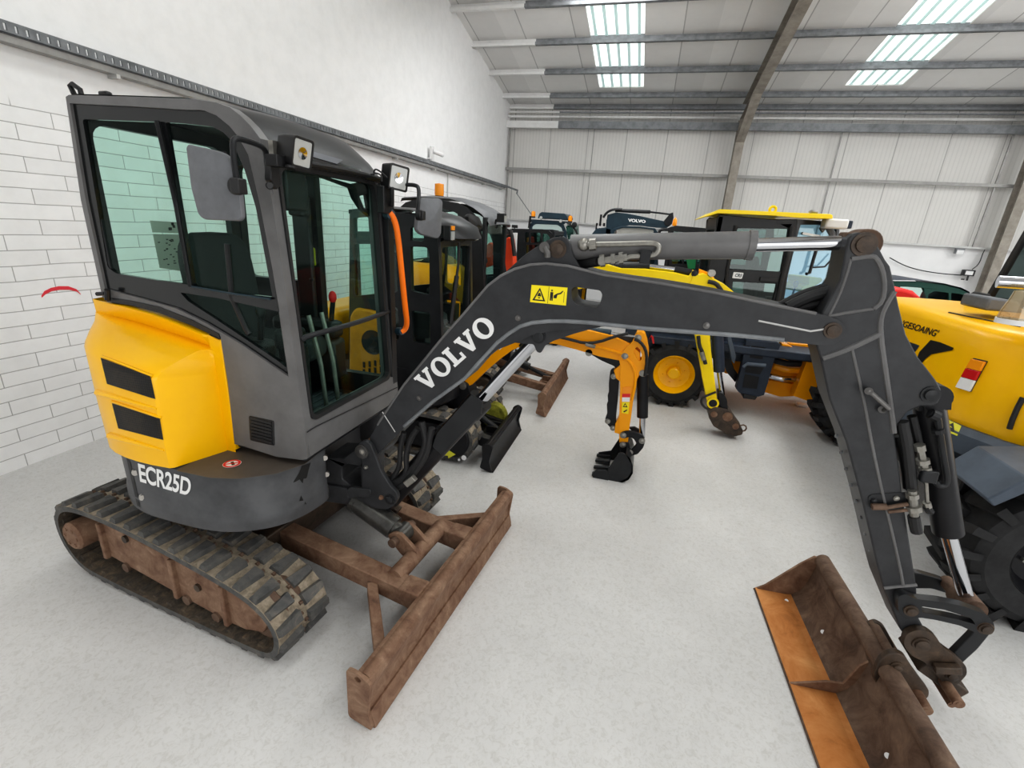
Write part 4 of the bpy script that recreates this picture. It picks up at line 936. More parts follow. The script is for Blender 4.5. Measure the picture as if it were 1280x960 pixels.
bead([(1105,735),(1125,733),(1146,731)], .007)
bm = B(); tube(bm, [W(1086,489,y=DY), W(1086,488.5,y=DY-.045), W(1111,510.5,y=DY-.045), W(1103,513,y=DY-.01)], .009, 10); cyl(bm, W(1086,489,y=DY), W(1086,489,y=DY-.05), .014, 12); cyl(bm, W(1103,512,y=DY), W(1103,512,y=DY-.02), .014, 12); ob('guard_hook', bm, 'steel_dark', arm)
bm = B()
for k in range(9):
    t = k/8; p = Vector((1044,545)).lerp(Vector((1092,708)), t); c = W(p.x+1.5,p.y,y=DY+.07); cyl(bm, c-X*.004, c+X*.004, .008, 8)
ob('weld_dimples', bm, 'steel_grey', arm)
# bracket with hose couplings
bm = B(); prism(bm, PY(DY-.004), [rpoly([(1085,622),(1089,618.5),(1098,617.5),(1138,615),(1141,630),(1130,632),(1110,635),(1088,636)], 2)], -.004, 0); hb = ob('coupling_bracket', bm, 'black_satin', arm, .002)
for px, py, m_ in ((1092.5,626,'black_satin'),(1120.5,623,'zinc')): pin(px,py,DY-.006,.010,m_,hb,'bolt',.006)
bm = B(); q = DY-.02; cyl(bm, W(1090,633.5,y=q), W(1108,633.5,y=q), .013, 12); cyl(bm, W(1108,634.5,y=q), W(1135,630,y=q), .008, 10); cyl(bm, W(1110,640,y=q), W(1138,637,y=q), .007, 10); ob('pipe_stub', bm, 'rust_dark', hb)
bm = B(); cyl(bm, W(1140,613,y=q), W(1143,645,y=q), .015, 10); cyl(bm, W(1140,617,y=q), W(1140.5,622,y=q), .022, 8); cyl(bm, W(1142,632,y=q), W(1143,638,y=q), .026, 8); ob('hose_coupling', bm, 'zinc', hb)
bm = B(); tube(bm, [W(1142,645,y=q),W(1143.5,655,y=q),W(1146,665,y=q)], .020, 10); ob('coupling_cap', bm, 'black_plastic', hb)
for pts, r, y in (([(1128,527),(1134,555),(1138,590),(1140,613)],.019,1.99),([(1140,520),(1146,545),(1149,560)],.016,2.03),([(1122,545),(1131,580),(1134,610)],.014,2.05)):
    bm = B(); tube(bm, [W(px, py, y=y) for px, py in pts], r, 10, smooth=2); ob('hydraulic_hose', bm, 'black_rubber', arm)
# ---------------- bucket cylinder
a, b_, c = W2(1160,500), W2(1185,665), W2(1209,752)
bm = B(); cyl(bm, a, b_, .051, 26); cyl(bm, W2(1162.5,493)-Y*.05, W2(1162.5,493)+Y*.05, .05, 20); bar(bm, W2(1162.5,493), a.lerp(b_,.05), .08, .10); bk = ob('bucket_cylinder', bm, 'black_paint', T, smooth=40)
bm = B(); cyl(bm, b_, c, .027, 20); ob('piston_rod', bm, 'chrome', bk)
def C2(px, py, y=1.985): return W(px, py, y=y)
bm = B(); tube(bm, [C2(1162,516),C2(1172,521),C2(1174,535),C2(1180,575),C2(1184,598),C2(1182,607),C2(1173,607),C2(1169,601)], .011, 10, smooth=2); cyl(bm, C2(1163,517), C2(1172,521), .02, 10); cyl(bm, C2(1172,536), C2(1173,541), .02, 8); ob('steel_pipe', bm, 'black_satin', bk)
bm = B(); cyl(bm, C2(1149,556), C2(1157,590), .013, 8); cyl(bm, C2(1149,556), C2(1150.5,563), .019, 8); cyl(bm, C2(1153,574), C2(1154,579), .023, 8); cyl(bm, C2(1156,584), C2(1157,588), .021, 8); cyl(bm, C2(1157,592), C2(1159,628), .007, 8); cyl(bm, C2(1158,628), C2(1160,634), .014, 8); ob('hose_coupling', bm, 'zinc', bk)
bm = B(); bar(bm, C2(1150,594,1.975), C2(1171,596,1.975), .03, .05); ob('pipe_clamp', bm, 'black_satin', bk, .006); bm = B(); tube(bm, [C2(1158,633),C2(1162,639),C2(1165,640)], .014, 8); ob('coupling_cap', bm, 'black_plastic', bk)
# ---------------- bucket linkage
def link(name, pts, y, th, mat='black_satin', hole=None, par=None):
    bm = B(); prism(bm, PY(y), [rpoly(pts, 4)]+([rpoly(hole, 2)] if hole else []), -th, 0); return ob(name, bm, mat, par or bk, .004)
o = link('bucket_link', [(1122,753),(1124,745),(1131,742.5),(1145,749),(1175,752),(1205,758),(1232,768),(1242,778),(1244,788),(1236,794.5),(1222,792),(1200,782),(1170,775),(1150,772),(1134,775),(1124,768)], 1.94, .035, hole=[(1152,758),(1180,762),(1214,773),(1220,781),(1196,774),(1166,768),(1153,766)])
pin(1138.5,763,1.94,.022,'rust_dark',o,boss=1.5); pin(1232,785.5,1.94,.022,'rust_dark',o,boss=1.4)
link('bucket_link', [(1140,716),(1150,717),(1175,724),(1196,733),(1214,745),(1222,755),(1210,757),(1190,744),(1165,736),(1142,736)], 2.20, .035)
bm = B(); c0 = W(1232,785.5,y=1.94); cyl(bm, c0, Vector((c0.x, 2.22, c0.z)), .028, 18); cyl(bm, W2(1208,753)-Y*.05, W2(1208,753)+Y*.05, .048, 18); ob('link_pin', bm, 'rust_dark', bk)
for y in (1.99, 2.10): link('coupler_link', [(1226,776),(1238,780),(1240,790),(1222,812),(1200,832),(1188,836),(1180,828),(1194,814),(1214,794)], y, .03)
# ---------------- quick coupler
Q = ob('quick_coupler', B(), 'rust_grease', T)
cp = rpoly([(1130,800),(1134,792),(1146,787.5),(1160,789),(1171,797),(1178,809),(1196,822),(1208,833),(1209,843),(1200,853),(1190,861),(1184,862),(1176,850),(1156,828),(1140,820),(1131,810)], 4)
for y in (1.95, 2.15):
    bm = B(); prism(bm, PY(y), [cp, [(1152+5*math.cos(t*.524),804+5*math.sin(t*.524)) for t in range(12)]], -.03, 0); ob('side_plate', bm, 'rust_grease', Q, .005)
pin(1152,805,1.95,.032,'rust_dark',Q,boss=1.35); pin(1190,844,1.95,.022,'rust_dark',Q)
bm = B(); bar(bm, W(1140,812,y=2.06), W(1190,848,y=2.06), .18, .06); ob('body_block', bm, 'rust_grease', Q, .008)
bm = B(); box(bm, W(1184,836,y=1.93), (.09,.03,.035), (Vector((.95,0,.3)).normalized(),Y,Vector((-.3,0,.95)).normalized())); ob('latch_block', bm, 'rust_grease', Q, .004)
def rod(px, py, y0, y1, r, par, px2=None):
    bm = B(); a = W(px, py, y=y0); cyl(bm, a+Y*.3, Vector((a.x, y1, a.z)), r, 16); cyl(bm, Vector((a.x,y1,a.z)), Vector((a.x,y1-.002,a.z)), r*.5, 12, mi=0); return ob('coupler_pin', bm, 'rust_brown', par)
rod(1183,856,1.95,1.86,.021,Q); rod(1181,868,1.95,1.90,.014,Q)
# ---------------- wide ditching bucket, axis almost along the hall
Bd = Vector((-.05,1,0)).normalized(); Bx = Vector((1,.05,0)).normalized(); BO = Vector((.93,1.99,0))    # on the lip line, mid width
def bk_(a, s, z): return BO + Bx*a + Bd*s + Z*z
E0, E1 = -.66, .645
sec = [(0,.004),(.15,.002),(.20,.018),(.235,.055),(.258,.11),(.272,.18),(.282,.265)]
BS = Pl(BO, Bx, Z)
bucket = thing_ = None
bm = B(); th = .014
inner = [Vector(p) for p in sec]; R = []
out_ = []
for i, p in enumerate(inner):
    t = (inner[min(i+1,len(inner)-1)]-inner[max(i-1,0)]).normalized(); out_.append(p+Vector((t.y,-t.x))*th)
out_ = [Vector((q.x, max(q.y, 0) if i else 0)) for i, q in enumerate(out_)]
for i, p in enumerate(inner):
    if p.y < .012: inner[i] = Vector((p.x, .012))
prof = inner + out_[::-1]
rings(bm, [[bk_(p.x, s, p.y) for p in prof] for s in (E0, -.3, 0, .3, E1)])
bucket = ob('bucket', bm, 'rust_dark', T, smooth=40)
bm = B(); grid(bm, [[bk_(p.x, s, p.y) + Vector((-.001 if i > 2 else 0,0,.0015)) for i, p in enumerate([Vector((.004,.013)),Vector((.10,.013)),Vector((.17,.014)),Vector((.2,.02))])] for s in (E0, 0, E1)]); ob('floor_plate', bm, 'rust_orange', bucket, smooth=0)
bm = B(); cyl(bm, bk_(.305,E0,.285), bk_(.305,E1,.285), .040, 22); ob('rim_tube', bm, 'rust_dark', bucket)
bm = B(); bar(bm, bk_(.33,E0,.235), bk_(.33,E1,.235), .05, .12, Vector((-.3,0,1))); ob('back_plate', bm, 'rust_dark', bucket, .01)
for s in (E0, E1):
    bm = B(); P = Pl(bk_(0,s,0), Bx, Z); prism(bm, P, [[(-.005,.0),(.15,.0),(.2,.015),(.24,.055),(.262,.11),(.276,.18),(.30,.30),(.26,.305),(.20,.24),(.05,.045)]], -.007, .007, px=False); ob('end_plate', bm, 'rust_brown', bucket, .002)
bm = B(); P = Pl(bk_(0,0,0), Bx, Z); prism(bm, P, [[(.0,.012),(.2,.02),(.24,.06),(.262,.115),(.275,.18),(.28,.24),(.25,.205),(.215,.085),(.15,.075)]], -.006, .006, px=False); ob('centre_rib', bm, 'rust_brown', bucket, .002)
for px, py in ((1002,728.5),(983,751.5),(1029,790),(1110,945)):
    d = ray(px, py); best = None
    bvb = bvh_of(bucket); p = cast(bvb, px, py, .002)
    if p:
        bm = B(); n = (CAM-p).normalized(); lathe(bm, p, n, [(0,0),(.011,0)], 12, cap=False); ob('hole_light_spot', bm, 'sign_white', bucket, smooth=0)  # white discs stand in for bright floor seen through holes
ear = rpoly([(1092,848),(1097,832),(1103,823),(1112,817.5),(1122,816.5),(1132,821),(1140,834),(1152,851),(1162,864),(1161,872),(1143,882),(1120,868),(1098,860)], 4)
far = rpoly([(1068,806),(1073,793),(1082,783),(1096,778.5),(1106,784),(1112,795),(1120,812),(1090,815)], 4)
bm = B(); prism(bm, PY(1.915), [ear], -.03, 0); e = ob('bucket_ear', bm, 'rust_grease', bucket, .004)
pin(1121,833,1.915,.020,'rust_dark',e,boss=1.6)
bm = B(); prism(bm, PY(2.135), [far], -.03, 0); ob('bucket_ear', bm, 'rust_grease', bucket, .004)
rod(1146,867,1.915,1.835,.023,bucket)
bm = B(); a = W(1121,833,y=1.92); cyl(bm, a, Vector((a.x,2.16,a.z)), .022, 16); cyl(bm, a+Vector((-.04,0,-.03)), Vector((a.x-.04,2.16,a.z-.03)), .017, 16); ob('hitch_pin', bm, 'rust_dark', bucket)
bm = B(); a = W(1100,820,y=2.03); box(bm, a+Vector((0,0,.0)), (.10,.22,.06)); ob('ear_web', bm, 'rust_grease', bucket, .008)
# ================================================================== machines parked behind
def wfr(u, v, z): return Vector((u, v, z))
def stadium(x0, x1, h, drop=.05):
    r = h/2
    return [(x0+r*.9,0),(x1-r*.9,0),(x1-r*.35,r*.25),(x1,r),(x1-r*.25,h-r*.35),(x1-r*.9,h-.015),((x0+x1)/2,h),(x0+r*.9,h-.01),(x0+r*.25,h-r*.35),(x0,r),(x0+r*.35,r*.25)]
def crawler(T, x0, x1, yn0, yn1, yf0, yf1, h=.42, mat='black_paint', lugs=30):
    for a, b_ in ((yn0,yn1),(yf0,yf1)):
        track_belt(T, wfr, stadium(x0,x1,h), a, b_, lugs=lugs, lug_h=.02, fine=False)
        bm = B(); m_ = (a+b_)/2; prism(bm, PY(a+.035), [[(x0+.28,.09),(x1-.26,.08),(x1-.18,h*.5),(x1-.3,h*.72),(x0+.28,h*.78)]], -(b_-a)+.07, 0, px=False); fr = ob('track_frame', bm, mat, T, .006)
        bm = B(); lathe(bm, (x1-.22,a+.01,h*.48), Y, [(0,0),(.10,0),(.12,.02),(.12,b_-a-.02)], 20); ob('idler_wheel', bm, mat, fr)
        bm = B(); lathe(bm, (x0+.22,a+.01,h*.5), Y, [(0,0),(.09,0),(.13,.03),(.13,b_-a-.02)], 20); ob('drive_sprocket', bm, mat, fr)
    bm = B(); box(bm, ((x0+x1)/2,(yn0+yf1)/2,h*.75), ((x1-x0)*.45,yf0-yn1+.1,.2)); cyl(bm, ((x0+x1)/2,(yn0+yf1)/2,h*.8), ((x0+x1)/2,(yn0+yf1)/2,h*1.3), .3, 24); ob('chassis', bm, mat, T)
def blade(T, x, y0, y1, h, mat, arms, xa, edge=None, plate=None):
    R = []
    for i in range(5):
        y = y0+(y1-y0)*i/4
        R.append([Vector((x+a, y, z)) for a, z in ((-.09,h),(-.05,h+.008),(-.02,h-.01),(-.045,h*.75),(-.055,h*.45),(-.035,h*.18),(0,0),(-.02,0),(-.06,h*.18),(-.078,h*.45),(-.07,h*.75))])
    bm = B(); rings(bm, R); b_ = ob('dozer_blade', bm, mat, T, .003, smooth=40)
    bm = B(); cyl(bm, (x-.055,y0,h-.005), (x-.055,y1,h-.005), .022, 12); ob('top_roll', bm, mat, b_)
    for y in (y0, y1):
        bm = B(); prism(bm, PY(y), [rpoly([(x-.12,.03),(x-.01,.0),(x-.04,h*.4),(x-.01,h*.97),(x-.06,h+.02),(x-.11,h*.95),(x-.10,h*.5)], .02)], -.012, .012, px=False); ob('end_plate', bm, plate or mat, b_, .002)
    for y in arms:
        bm = B(); bar(bm, (xa,y,h*1.1), (x-.07,y,h*.55), .08, .09); ob('push_arm', bm, mat, b_, .005)
    ym = sum(arms)/2
    bm = B(); cyl(bm, (xa,ym,h*1.9), (xa+(x-xa)*.62,ym,h*1.15), .05, 16); cyl(bm, (xa+(x-xa)*.6,ym,h*1.18), (x-.12,ym,h*.75), .026, 12); ob('lift_cylinder', bm, 'black_satin', b_)
    bm = B(); box(bm, (x-.16,ym,h*.6), (.16,.22,.05)); box(bm,(x-.14,ym-.06,h*.7),(.14,.02,.12)); box(bm,(x-.14,ym+.06,h*.7),(.14,.02,.12)); ob('cylinder_lug', bm, mat, b_, .004)
    return b_
def cab(T, y0, y1, outline, wins, xf, zf0, zf1, xr, mat='black_satin', gl='glass_pale', post=.06, zr0=None, roofmat=None):
    """side frames cut from an outline with window holes, front and rear frames, glass in every hole"""
    bm = B(); prism(bm, PY(y0), [outline]+wins, -.05, 0, px=False); fr = ob('cab_frame', bm, mat, T, .008)
    for w in wins:
        bm = B(); sheet(bm, PY(y0+.02), w, 0); ob('side_pane', bm, gl, fr, smooth=0)
    bm = B(); prism(bm, PY(y1-.05), [outline]+wins, -.05, 0, px=False); f2 = ob('far_side_frame', bm, mat, fr, .008)
    for w in wins:
        bm = B(); sheet(bm, PY(y1-.02), w, 0); ob('side_pane', bm, gl, f2, smooth=0)
    for nm, x, z0, z1, n0, n1 in (('front_frame', xf, zf0, zf1, -.05, -.003), ('rear_frame', xr, zr0 or zf0, zf1, .003, .05)):
        bm = B(); P = PX(x); w = rrect(y0+post, z0+.12, y1-post, z1-.07, .04)
        prism(bm, P, [[(y0+.02,z0),(y1-.02,z0),(y1-.02,z1),(y0+.02,z1)], w], n0, n1, px=False); f3 = ob(nm, bm, mat, fr, .008)
        bm = B(); sheet(bm, P, w, (n0+n1)/2); ob('front_pane' if x == xf else 'rear_pane', bm, gl, f3, smooth=0)
    return fr
def seat(T, x, y, z):
    bm = B(); pad(bm, (x,y,z+.38), .06, .2, .28, -.12); s = ob('operator_seat', bm, 'seat_fabric', T, smooth=60)
    bm = B(); pad(bm, (x+.2,y,z+.1), .22, .22, .07, 0); box(bm, (x+.18,y,z-.05), (.3,.3,.2)); ob('seat_cushion', bm, 'seat_fabric', s, smooth=60)
    for k in (-.27, .27):
        bm = B(); box(bm, (x+.3,y+k,z+.12), (.3,.1,.2)); tube(bm, [(x+.42,y+k,z+.2),(x+.43,y+k,z+.36)], .012, 8); sphere(bm, (x+.43,y+k,z+.39), .03, (1,1,1.4), 10); ob('control_lever', bm, 'black_plastic', s)
def skirtbody(T, P, z0, z1, mat, name='body_skirt'):
    S_ = smoothring(P); c = Vector((sum(p[0] for p in P)/len(P), sum(p[1] for p in P)/len(P)))
    def rg(z, k): return [Vector((c.x+(x-c.x)*k, c.y+(y-c.y)*k, z)) for x, y in S_]
    bm = B(); rings(bm, [rg(z0,.97),rg(z0+.02,1),rg(z1-.02,1),rg(z1,.98)]); return ob(name, bm, mat, T, smooth=40)
def traced(T, name, y, loops, th, mat, bevel=.004, **k):
    bm = B(); prism(bm, PY(y), loops, -th, 0); return ob(name, bm, mat, T, bevel, **k)
# ---------------- 1: black mini excavator with orange-yellow boom
T = thing('mini_excavator', 'black mini excavator with orange boom and black blade directly behind the charcoal excavator', 'excavator', (-2.05,3.84,0))
crawler(T, -2.75, -1.17, 3.40, 3.63, 4.06, 4.29, .44)
bm = B(); lathe(bm, (-1.40,3.375,.225), Y, [(0,0),(.155,0),(.165,.012),(.165,.05)], 28); o = ob('hub_cover', bm, 'black_paint', T)
bm = B(); prism(bm, PY(3.372), [[(552,565),(559,565.5),(559,561.5),(569.5,568),(560.5,573),(560,569.5),(552,569)]], 0, .003); ob('yellow_arrow', bm, 'lime', o, smooth=0)
for px, py in ((580,572),(574,574.5)): 
    bm = B(); c = W(px, py, y=3.375); cyl(bm, c, c-Y*.008, .022 if px == 580 else .011, 12); ob('white_plug', bm, 'sign_white', o)
bm = B(); c = W(616,520,y=4.05); lathe(bm, c, Y, [(.06,0),(.12,0),(.14,.02),(.14,.05)], 24); ob('lime_hub_ring', bm, 'green_yellow', T)
blade(T, -1.0, 3.365, 4.315, .25, 'black_paint', (3.62,4.05), -1.75)
skirtbody(T, [(-2.78,3.45),(-2.2,3.36),(-1.62,3.40),(-1.50,3.6),(-1.48,3.84),(-1.52,4.2),(-1.7,4.30),(-2.5,4.30),(-2.85,4.1),(-2.88,3.7)], .46, .80, 'black_paint')
side = sxz
P1 = PY(3.40)
ol = P1.loop([(436,480),(437,268),(441,262),(470,262),(500,266),(530,270),(541,276),(547,288),(549,330),(552,430),(553,468)])
wn = [P1.loop(rpoly(w, 3)) for w in ([(442,272),(470,270),(494,275),(495,299),(443,298)],[(512.5,283),(529,285),(530,302),(512.5,301)],[(443,305),(495,305),(497,365),(444,370)],[(512.5,308),(533,309),(536.5,314),(537,369),(514,364)],[(445,392),(497,384),(499,424),(446,436)],[(514,388),(538,391),(538,431),(516,428)])]
xf = P1.uv(549,330)[0]; zt_ = P1.uv(500,266)[1]; xr = P1.uv(437,300)[0]
c1 = cab(T, 3.40, 4.12, ol, wn, xf+.002, .80, zt_-.16, xr, gl='glass_pale', zr0=1.2)
bm = B(); R = []
for i in range(11):
    t = i/10; y = 3.42+.68*t; bow = math.sin(math.pi*t)**.6
    R.append([Vector((xr-.01,y,zt_-.03)), Vector((xr-.01,y,zt_+.0)), Vector((xr+.2,y,zt_+.03+.02*bow)), Vector((xf-.25,y,zt_+.025+.02*bow)), Vector((xf-.1+.05*bow,y,zt_-.01+.02*bow)), Vector((xf+.03+.09*bow,y,zt_-.08+.01*bow)), Vector((xf+.05+.12*bow,y,zt_-.16)), Vector((xf+.0,y,zt_-.19))])
grid(bm, R); ob('cab_roof', bm, 'black_satin', c1, smooth=50)
bm = B(); c = W(561,291,x=xf+.10); box(bm, c, (.06,.07,.11)); o = ob('work_lamp', bm, 'black_plastic', c1, .01)
bm = B(); box(bm, c+X*.032-Z*.018, (.006,.06,.06)); ob('lamp_lens', bm, 'lens', o); bm = B(); box(bm, c+X*.032+Z*.035, (.006,.06,.03)); ob('amber_lens', bm, 'amber', o)
bm = B(); tube(bm, [W(574,303,x=xf+.03),W(573,330,x=xf+.03),W(570,352,x=xf+.03),W(564,395,x=xf+.03)], .012, 8); tube(bm, [W(571,345,x=xf+.035),W(563,405,x=xf+.035)], .02, 6); ob('wiper', bm, 'black_plastic', c1)
bm = B(); tube(bm, [W(558,296,x=xf+.05),W(575,304,x=xf+.1),W(583,300,x=xf+.1),W(586,292,x=xf+.05)], .006, 6, smooth=1); ob('lamp_wire', bm, 'black_plastic', c1)
seat(T, -2.08, 3.76, 1.05)
bm = B(); box(bm, (-2.02,3.76,.86), (.72,.66,.1)); ob('cab_floor', bm, 'black_paint', c1)
# orange-yellow engine cover behind and beside the cab
bm = B(); q = P1.loop([(438,486),(439,394),(446,384),(470,388),(484,396),(486,484)])
prism(bm, PY(3.37), [rpoly(q, .05)], -.10, 0, px=False); ec = ob('engine_cover', bm, 'ochre', T, .02)
bm = B(); c = W(466,428,y=3.368); lathe(bm, c, -Y, [(.0,.0),(.10,0),(.105,.004)], 24, cap=False); ob('round_vent', bm, 'black_paint', ec, smooth=0)
bm = B()
for i in range(4):
    for j in range(3):
        p = W(455+i*7,456+j*9-i*1.0,y=3.366); box(bm, p, (.02,.004,.05))
ob('vent_slots', bm, 'black_paint', ec)
bm = B(); box(bm, (-2.70,3.86,.98), (.42,.84,.46)); ob('rear_cover', bm, 'orange_yellow', T, .08, seg=4)
# swing post, boom, arm and bucket
Yb = 3.80
bm = B(); prism(bm, PY(Yb-.02), [rpoly([(566,500),(572,482),(578,476),(585,480),(590,500),(596,528),(584,536),(566,528)], 3)], -.18, 0); sp1 = ob('swing_post', bm, 'black_paint', T, .006)
pin(578.5,482,Yb-.02,.035,'zinc',sp1)
b1 = traced(T, 'boom', Yb, [[(576,485),(573,480),(577,474),(600,453),(620,437),(634,430),(646,424),(662,414),(680,408),(700,407),(715,409),(740,414),(765,420),(788,430),(800,441),(800,452),(790,454),(775,451),(750,446),(720,437),(694,430),(682,429),(670,427),(655,432),(640,438),(625,449),(605,466),(590,481),(584,483)]], .14, 'orange_yellow')
bm = B(); tube(bm, [W(px, py, y=Yb) for px, py in ((693,421),(715,426),(745,433),(770,440),(788,445))], .014, 8); ob('side_rib', bm, 'orange_yellow', b1)
bm = B(); tube(bm, [W(px, py, y=Yb-.03) for px, py in ((698,421),(715,425),(730,429),(748,428),(770,420),(785,417))], .012, 8, smooth=1); ob('hydraulic_hose', bm, 'black_rubber', b1)
bm = B(); cyl(bm, W(732,430,y=Yb-.03), W(744,433.5,y=Yb-.03), .016, 10); ob('hose_coupling', bm, 'zinc', b1)
q = [(622,437),(629,433.5),(634,428),(621,431)]
bm = B(); plq(PY(Yb), [(624.5,437.5),(636,427.5),(634.5,424),(621,432)], [(0,0),(1,0),(1,1),(0,1)], .001, .003, bm); ls = ob('white_decal', bm, 'letter_white', b1, smooth=0)
bm = B(); flat_text(bm, PY(Yb), 'DX', [(624.5,436.5),(631.5,430.5),(629,427),(622.5,432)], .004, bold=.03); ob('decal_print', bm, 'sign_black', ls, smooth=0)
bp = traced(T, 'boom_plate', Yb-.01, [[(640,444),(651,435),(648,432),(652,427),(661,424),(668,428),(650,441),(644,447)]], .03, 'black_paint')
bm = B(); flat_text(bm, PY(Yb-.012), '63', [(642,442),(650,436),(648.5,433.5),(640.5,439)], .002, bold=.04); ob('number', bm, 'letter_white', bp, smooth=0)
# boom cylinder (plate) below and arm cylinder above
traced(T, 'boom_gusset', Yb+.02, [[(738,439),(745,441),(770,447),(788,452),(786,470),(775,470),(768,458),(752,451),(740,444)]], .06, 'black_paint')
bm = B(); cyl(bm, W(736,441,y=Yb-.0), W(736,441,y=Yb)+Y*.14, .03, 12); ob('gusset_pin', bm, 'zinc', T)
bm = B(); a, b_ = W(742,415,y=Yb+.07), W(797,423,y=Yb+.07); cyl(bm, a.lerp(b_,.36), b_, .022, 14); ac1 = ob('piston_rod', bm, 'chrome', T); bm = B(); cyl(bm, a-X*.25, a.lerp(b_,.40), .042, 16); ob('cylinder_barrel', bm, 'dark_teal', ac1)
bm = B(); prism(bm, PY(Yb+.03), [[(758,428),(775,420),(795,422),(783,436)]], -.08, 0); ob('hose_cover', bm, 'black_rubber', ac1)
ao = [(796,416),(801,414.5),(806,418),(809,427),(811,440),(810,455),(808,466),(806,471),(801,466),(797,473),(794,485),(791,505),(789,520),(786,540),(785,553),(778,556),(774,553),(774,520),(775,490),(775,455),(773,447),(778,440),(784,433),(790,428)]
hole = rpoly([(792,440),(795,434),(799,434),(802,443),(802,450),(799,451.5),(795,446)], 1.5)
a1 = traced(T, 'dipper_arm', Yb-.01, [ao, hole], .12, 'orange_yellow')
bm = B(); tube(bm, [W(px, py, y=Yb-.012) for px, py in ((777,447),(786,450),(793,462),(795,475),(790,500))], .012, 8, smooth=1); ob('weld_rib', bm, 'orange_yellow', a1)
bm = B(); tube(bm, [W(px, py, y=Yb-.03) for px, py in ((793,424),(800,427),(807,436),(809,450),(806,470))], .012, 8, smooth=1); ob('hydraulic_hose', bm, 'black_rubber', a1)
for px, py in ((781,445.5),(797.5,422.5),(803.5,466.5)): pin(px,py,Yb-.01,.026,'zinc',a1)
traced(a1, 'arm_bracket', Yb-.0, [[(767,463),(776,456),(776,478),(770,473)]], .10, 'orange_yellow'); traced(a1, 'lower_bracket', Yb, [[(769,530),(775,519),(775,543),(768,541)]], .10, 'orange_yellow')
bm = B(); D1 = PY(Yb-.01)
prism(bm, D1, [[(778,484),(789,483),(788,493.5),(777.5,494)]], .001, .003); ob('amber_sticker', bm, 'amber', a1, smooth=0)
bm = B(); prism(bm, D1, [[(777.7,492),(788,492),(787.5,496.5),(777.6,496.5)]], .0035, .004); ob('red_sticker', bm, 'sign_red', a1, smooth=0)
bm = B(); prism(bm, D1, [[(777.6,496.5),(787.5,496.5),(787,502),(777.5,502)]], .001, .003); ob('white_sticker', bm, 'sign_white', a1, smooth=0)
bm = B(); prism(bm, D1, [[(777.5,502.5),(786.8,502.5),(785.5,517.5),(777.3,516)]], .001, .003); o = ob('yellow_sticker', bm, 'sign_yellow', a1, smooth=0)
bm = B(); prism(bm, D1, [[(778.5,508.5),(784.5,509),(781.5,503.5)],[(780.2,507.6),(783,507.8),(781.5,505.2)]], .0035, .004); prism(bm, D1, [[(779,514),(784,511.5),(784,513),(780,515.5)]], .0035, .004); ob('pictogram', bm, 'sign_black', o, smooth=0)
# ratchet-edged link left of the arm, bucket cylinder right of it
tp = [(763,463),(767,460.5),(772,465),(774,473),(772,500),(770.5,516),(770,521),(770,533),(767,538),(763,535),(757,528),(756.5,523),(759,517),(758.5,505),(760,502),(759.5,494),(761,490),(761,478)]
th_ = traced(T, 'thumb_link', Yb+.02, [rpoly(tp, 2)], .04, 'black_paint')
for px, py in ((767,470.5),(759.5,526.5),(766,535)): pin(px,py,Yb+.02,.022,'zinc',th_)
bm = B(); a, b_, c = W(803.5,468,y=Yb+.05), W(803,521,y=Yb+.05), W(802.5,545,y=Yb+.05); cyl(bm, a, b_, .046, 18); bc1 = ob('bucket_cylinder', bm, 'black_paint', T)
bm = B(); cyl(bm, b_, c, .026, 14); ob('piston_rod', bm, 'chrome', bc1)
lk = rpoly([(775,547),(776,541),(783,539),(795,540),(804,545),(806.5,552),(804,560),(797,568),(789,570),(786,565),(790,562),(796,555),(792,548.5),(786,546.5),(780,548.5)], 2)
l1 = traced(T, 'bucket_link', Yb-.03, [lk], .03, 'black_paint')
for px, py in ((779,544),(802.5,551),(778.5,556),(787.5,565.5)): pin(px,py,Yb-.03,.024,'zinc',l1)
traced(l1, 'far_link', Yb+.12, [[(786,535),(793,534),(802,539),(806,548),(800,548),(792,541)]], .03, 'black_paint')
# toothed bucket
bs = [(773,556),(778,552),(785,555),(788,568),(790,580),(790.5,590),(786,598),(778,603),(762,604.5),(758,603),(757,587),(774,566)]
yb0, yb1 = 3.62, 4.02
bm = B(); prism(bm, PY(yb0), [rpoly([(774,566),(779,566),(788,573),(791,583),(791,592),(786,600),(777,604),(762,604.5),(758,600),(759,588)], 2)], -.014, 0); bk1 = ob('bucket', bm, 'black_satin', T, .003)
L_ = PY(yb0).loop([(758,603.5),(777,603.5),(786,599.5),(791,591.5),(791,583),(788,573.5),(784,570)])
bm = B(); rings(bm, [[Vector((a, y, z)) for a, z in L_]+[Vector((a-.012, y, z+.012)) for a, z in L_[::-1]] for y in (yb0, yb1)]); ob('bucket_shell', bm, 'black_satin', bk1, smooth=50)
Lf = PY(yb0).loop([(774,566),(779,566),(788,573),(791,583),(791,592),(786,600),(777,604),(762,604.5),(745,600),(742,590),(759,588)])
bm = B(); prism(bm, PY(yb1), [Lf], 0, .014, px=False); ob('far_side_plate', bm, 'black_satin', bk1, .003)
traced(bk1, 'side_cutter', yb0-.008, [rpoly([(739,593),(745,588),(758,588),(761,592),(760,603),(748,603),(743,601)], 2)], .02, 'black_satin')
traced(bk1, 'hanger_plate', Yb-.02, [rpoly([(774,553),(786,553),(790,566),(787,574),(776,574)], 2)], .03, 'black_satin'); traced(bk1, 'hanger_plate', Yb+.14, [rpoly([(774,553),(786,553),(790,566),(787,574),(776,574)], 2)], .03, 'black_satin')
for y in (yb0+.02, yb0+.14, yb0+.27, yb1-.02):
    bm = B(); a = Vector((L_[0][0], y, .03)); bar(bm, a, a+Vector((-.13,0,-.005)), .05, .05, Z, 0, .035, .02); t_ = ob('tooth', bm, 'black_satin', bk1, .004)
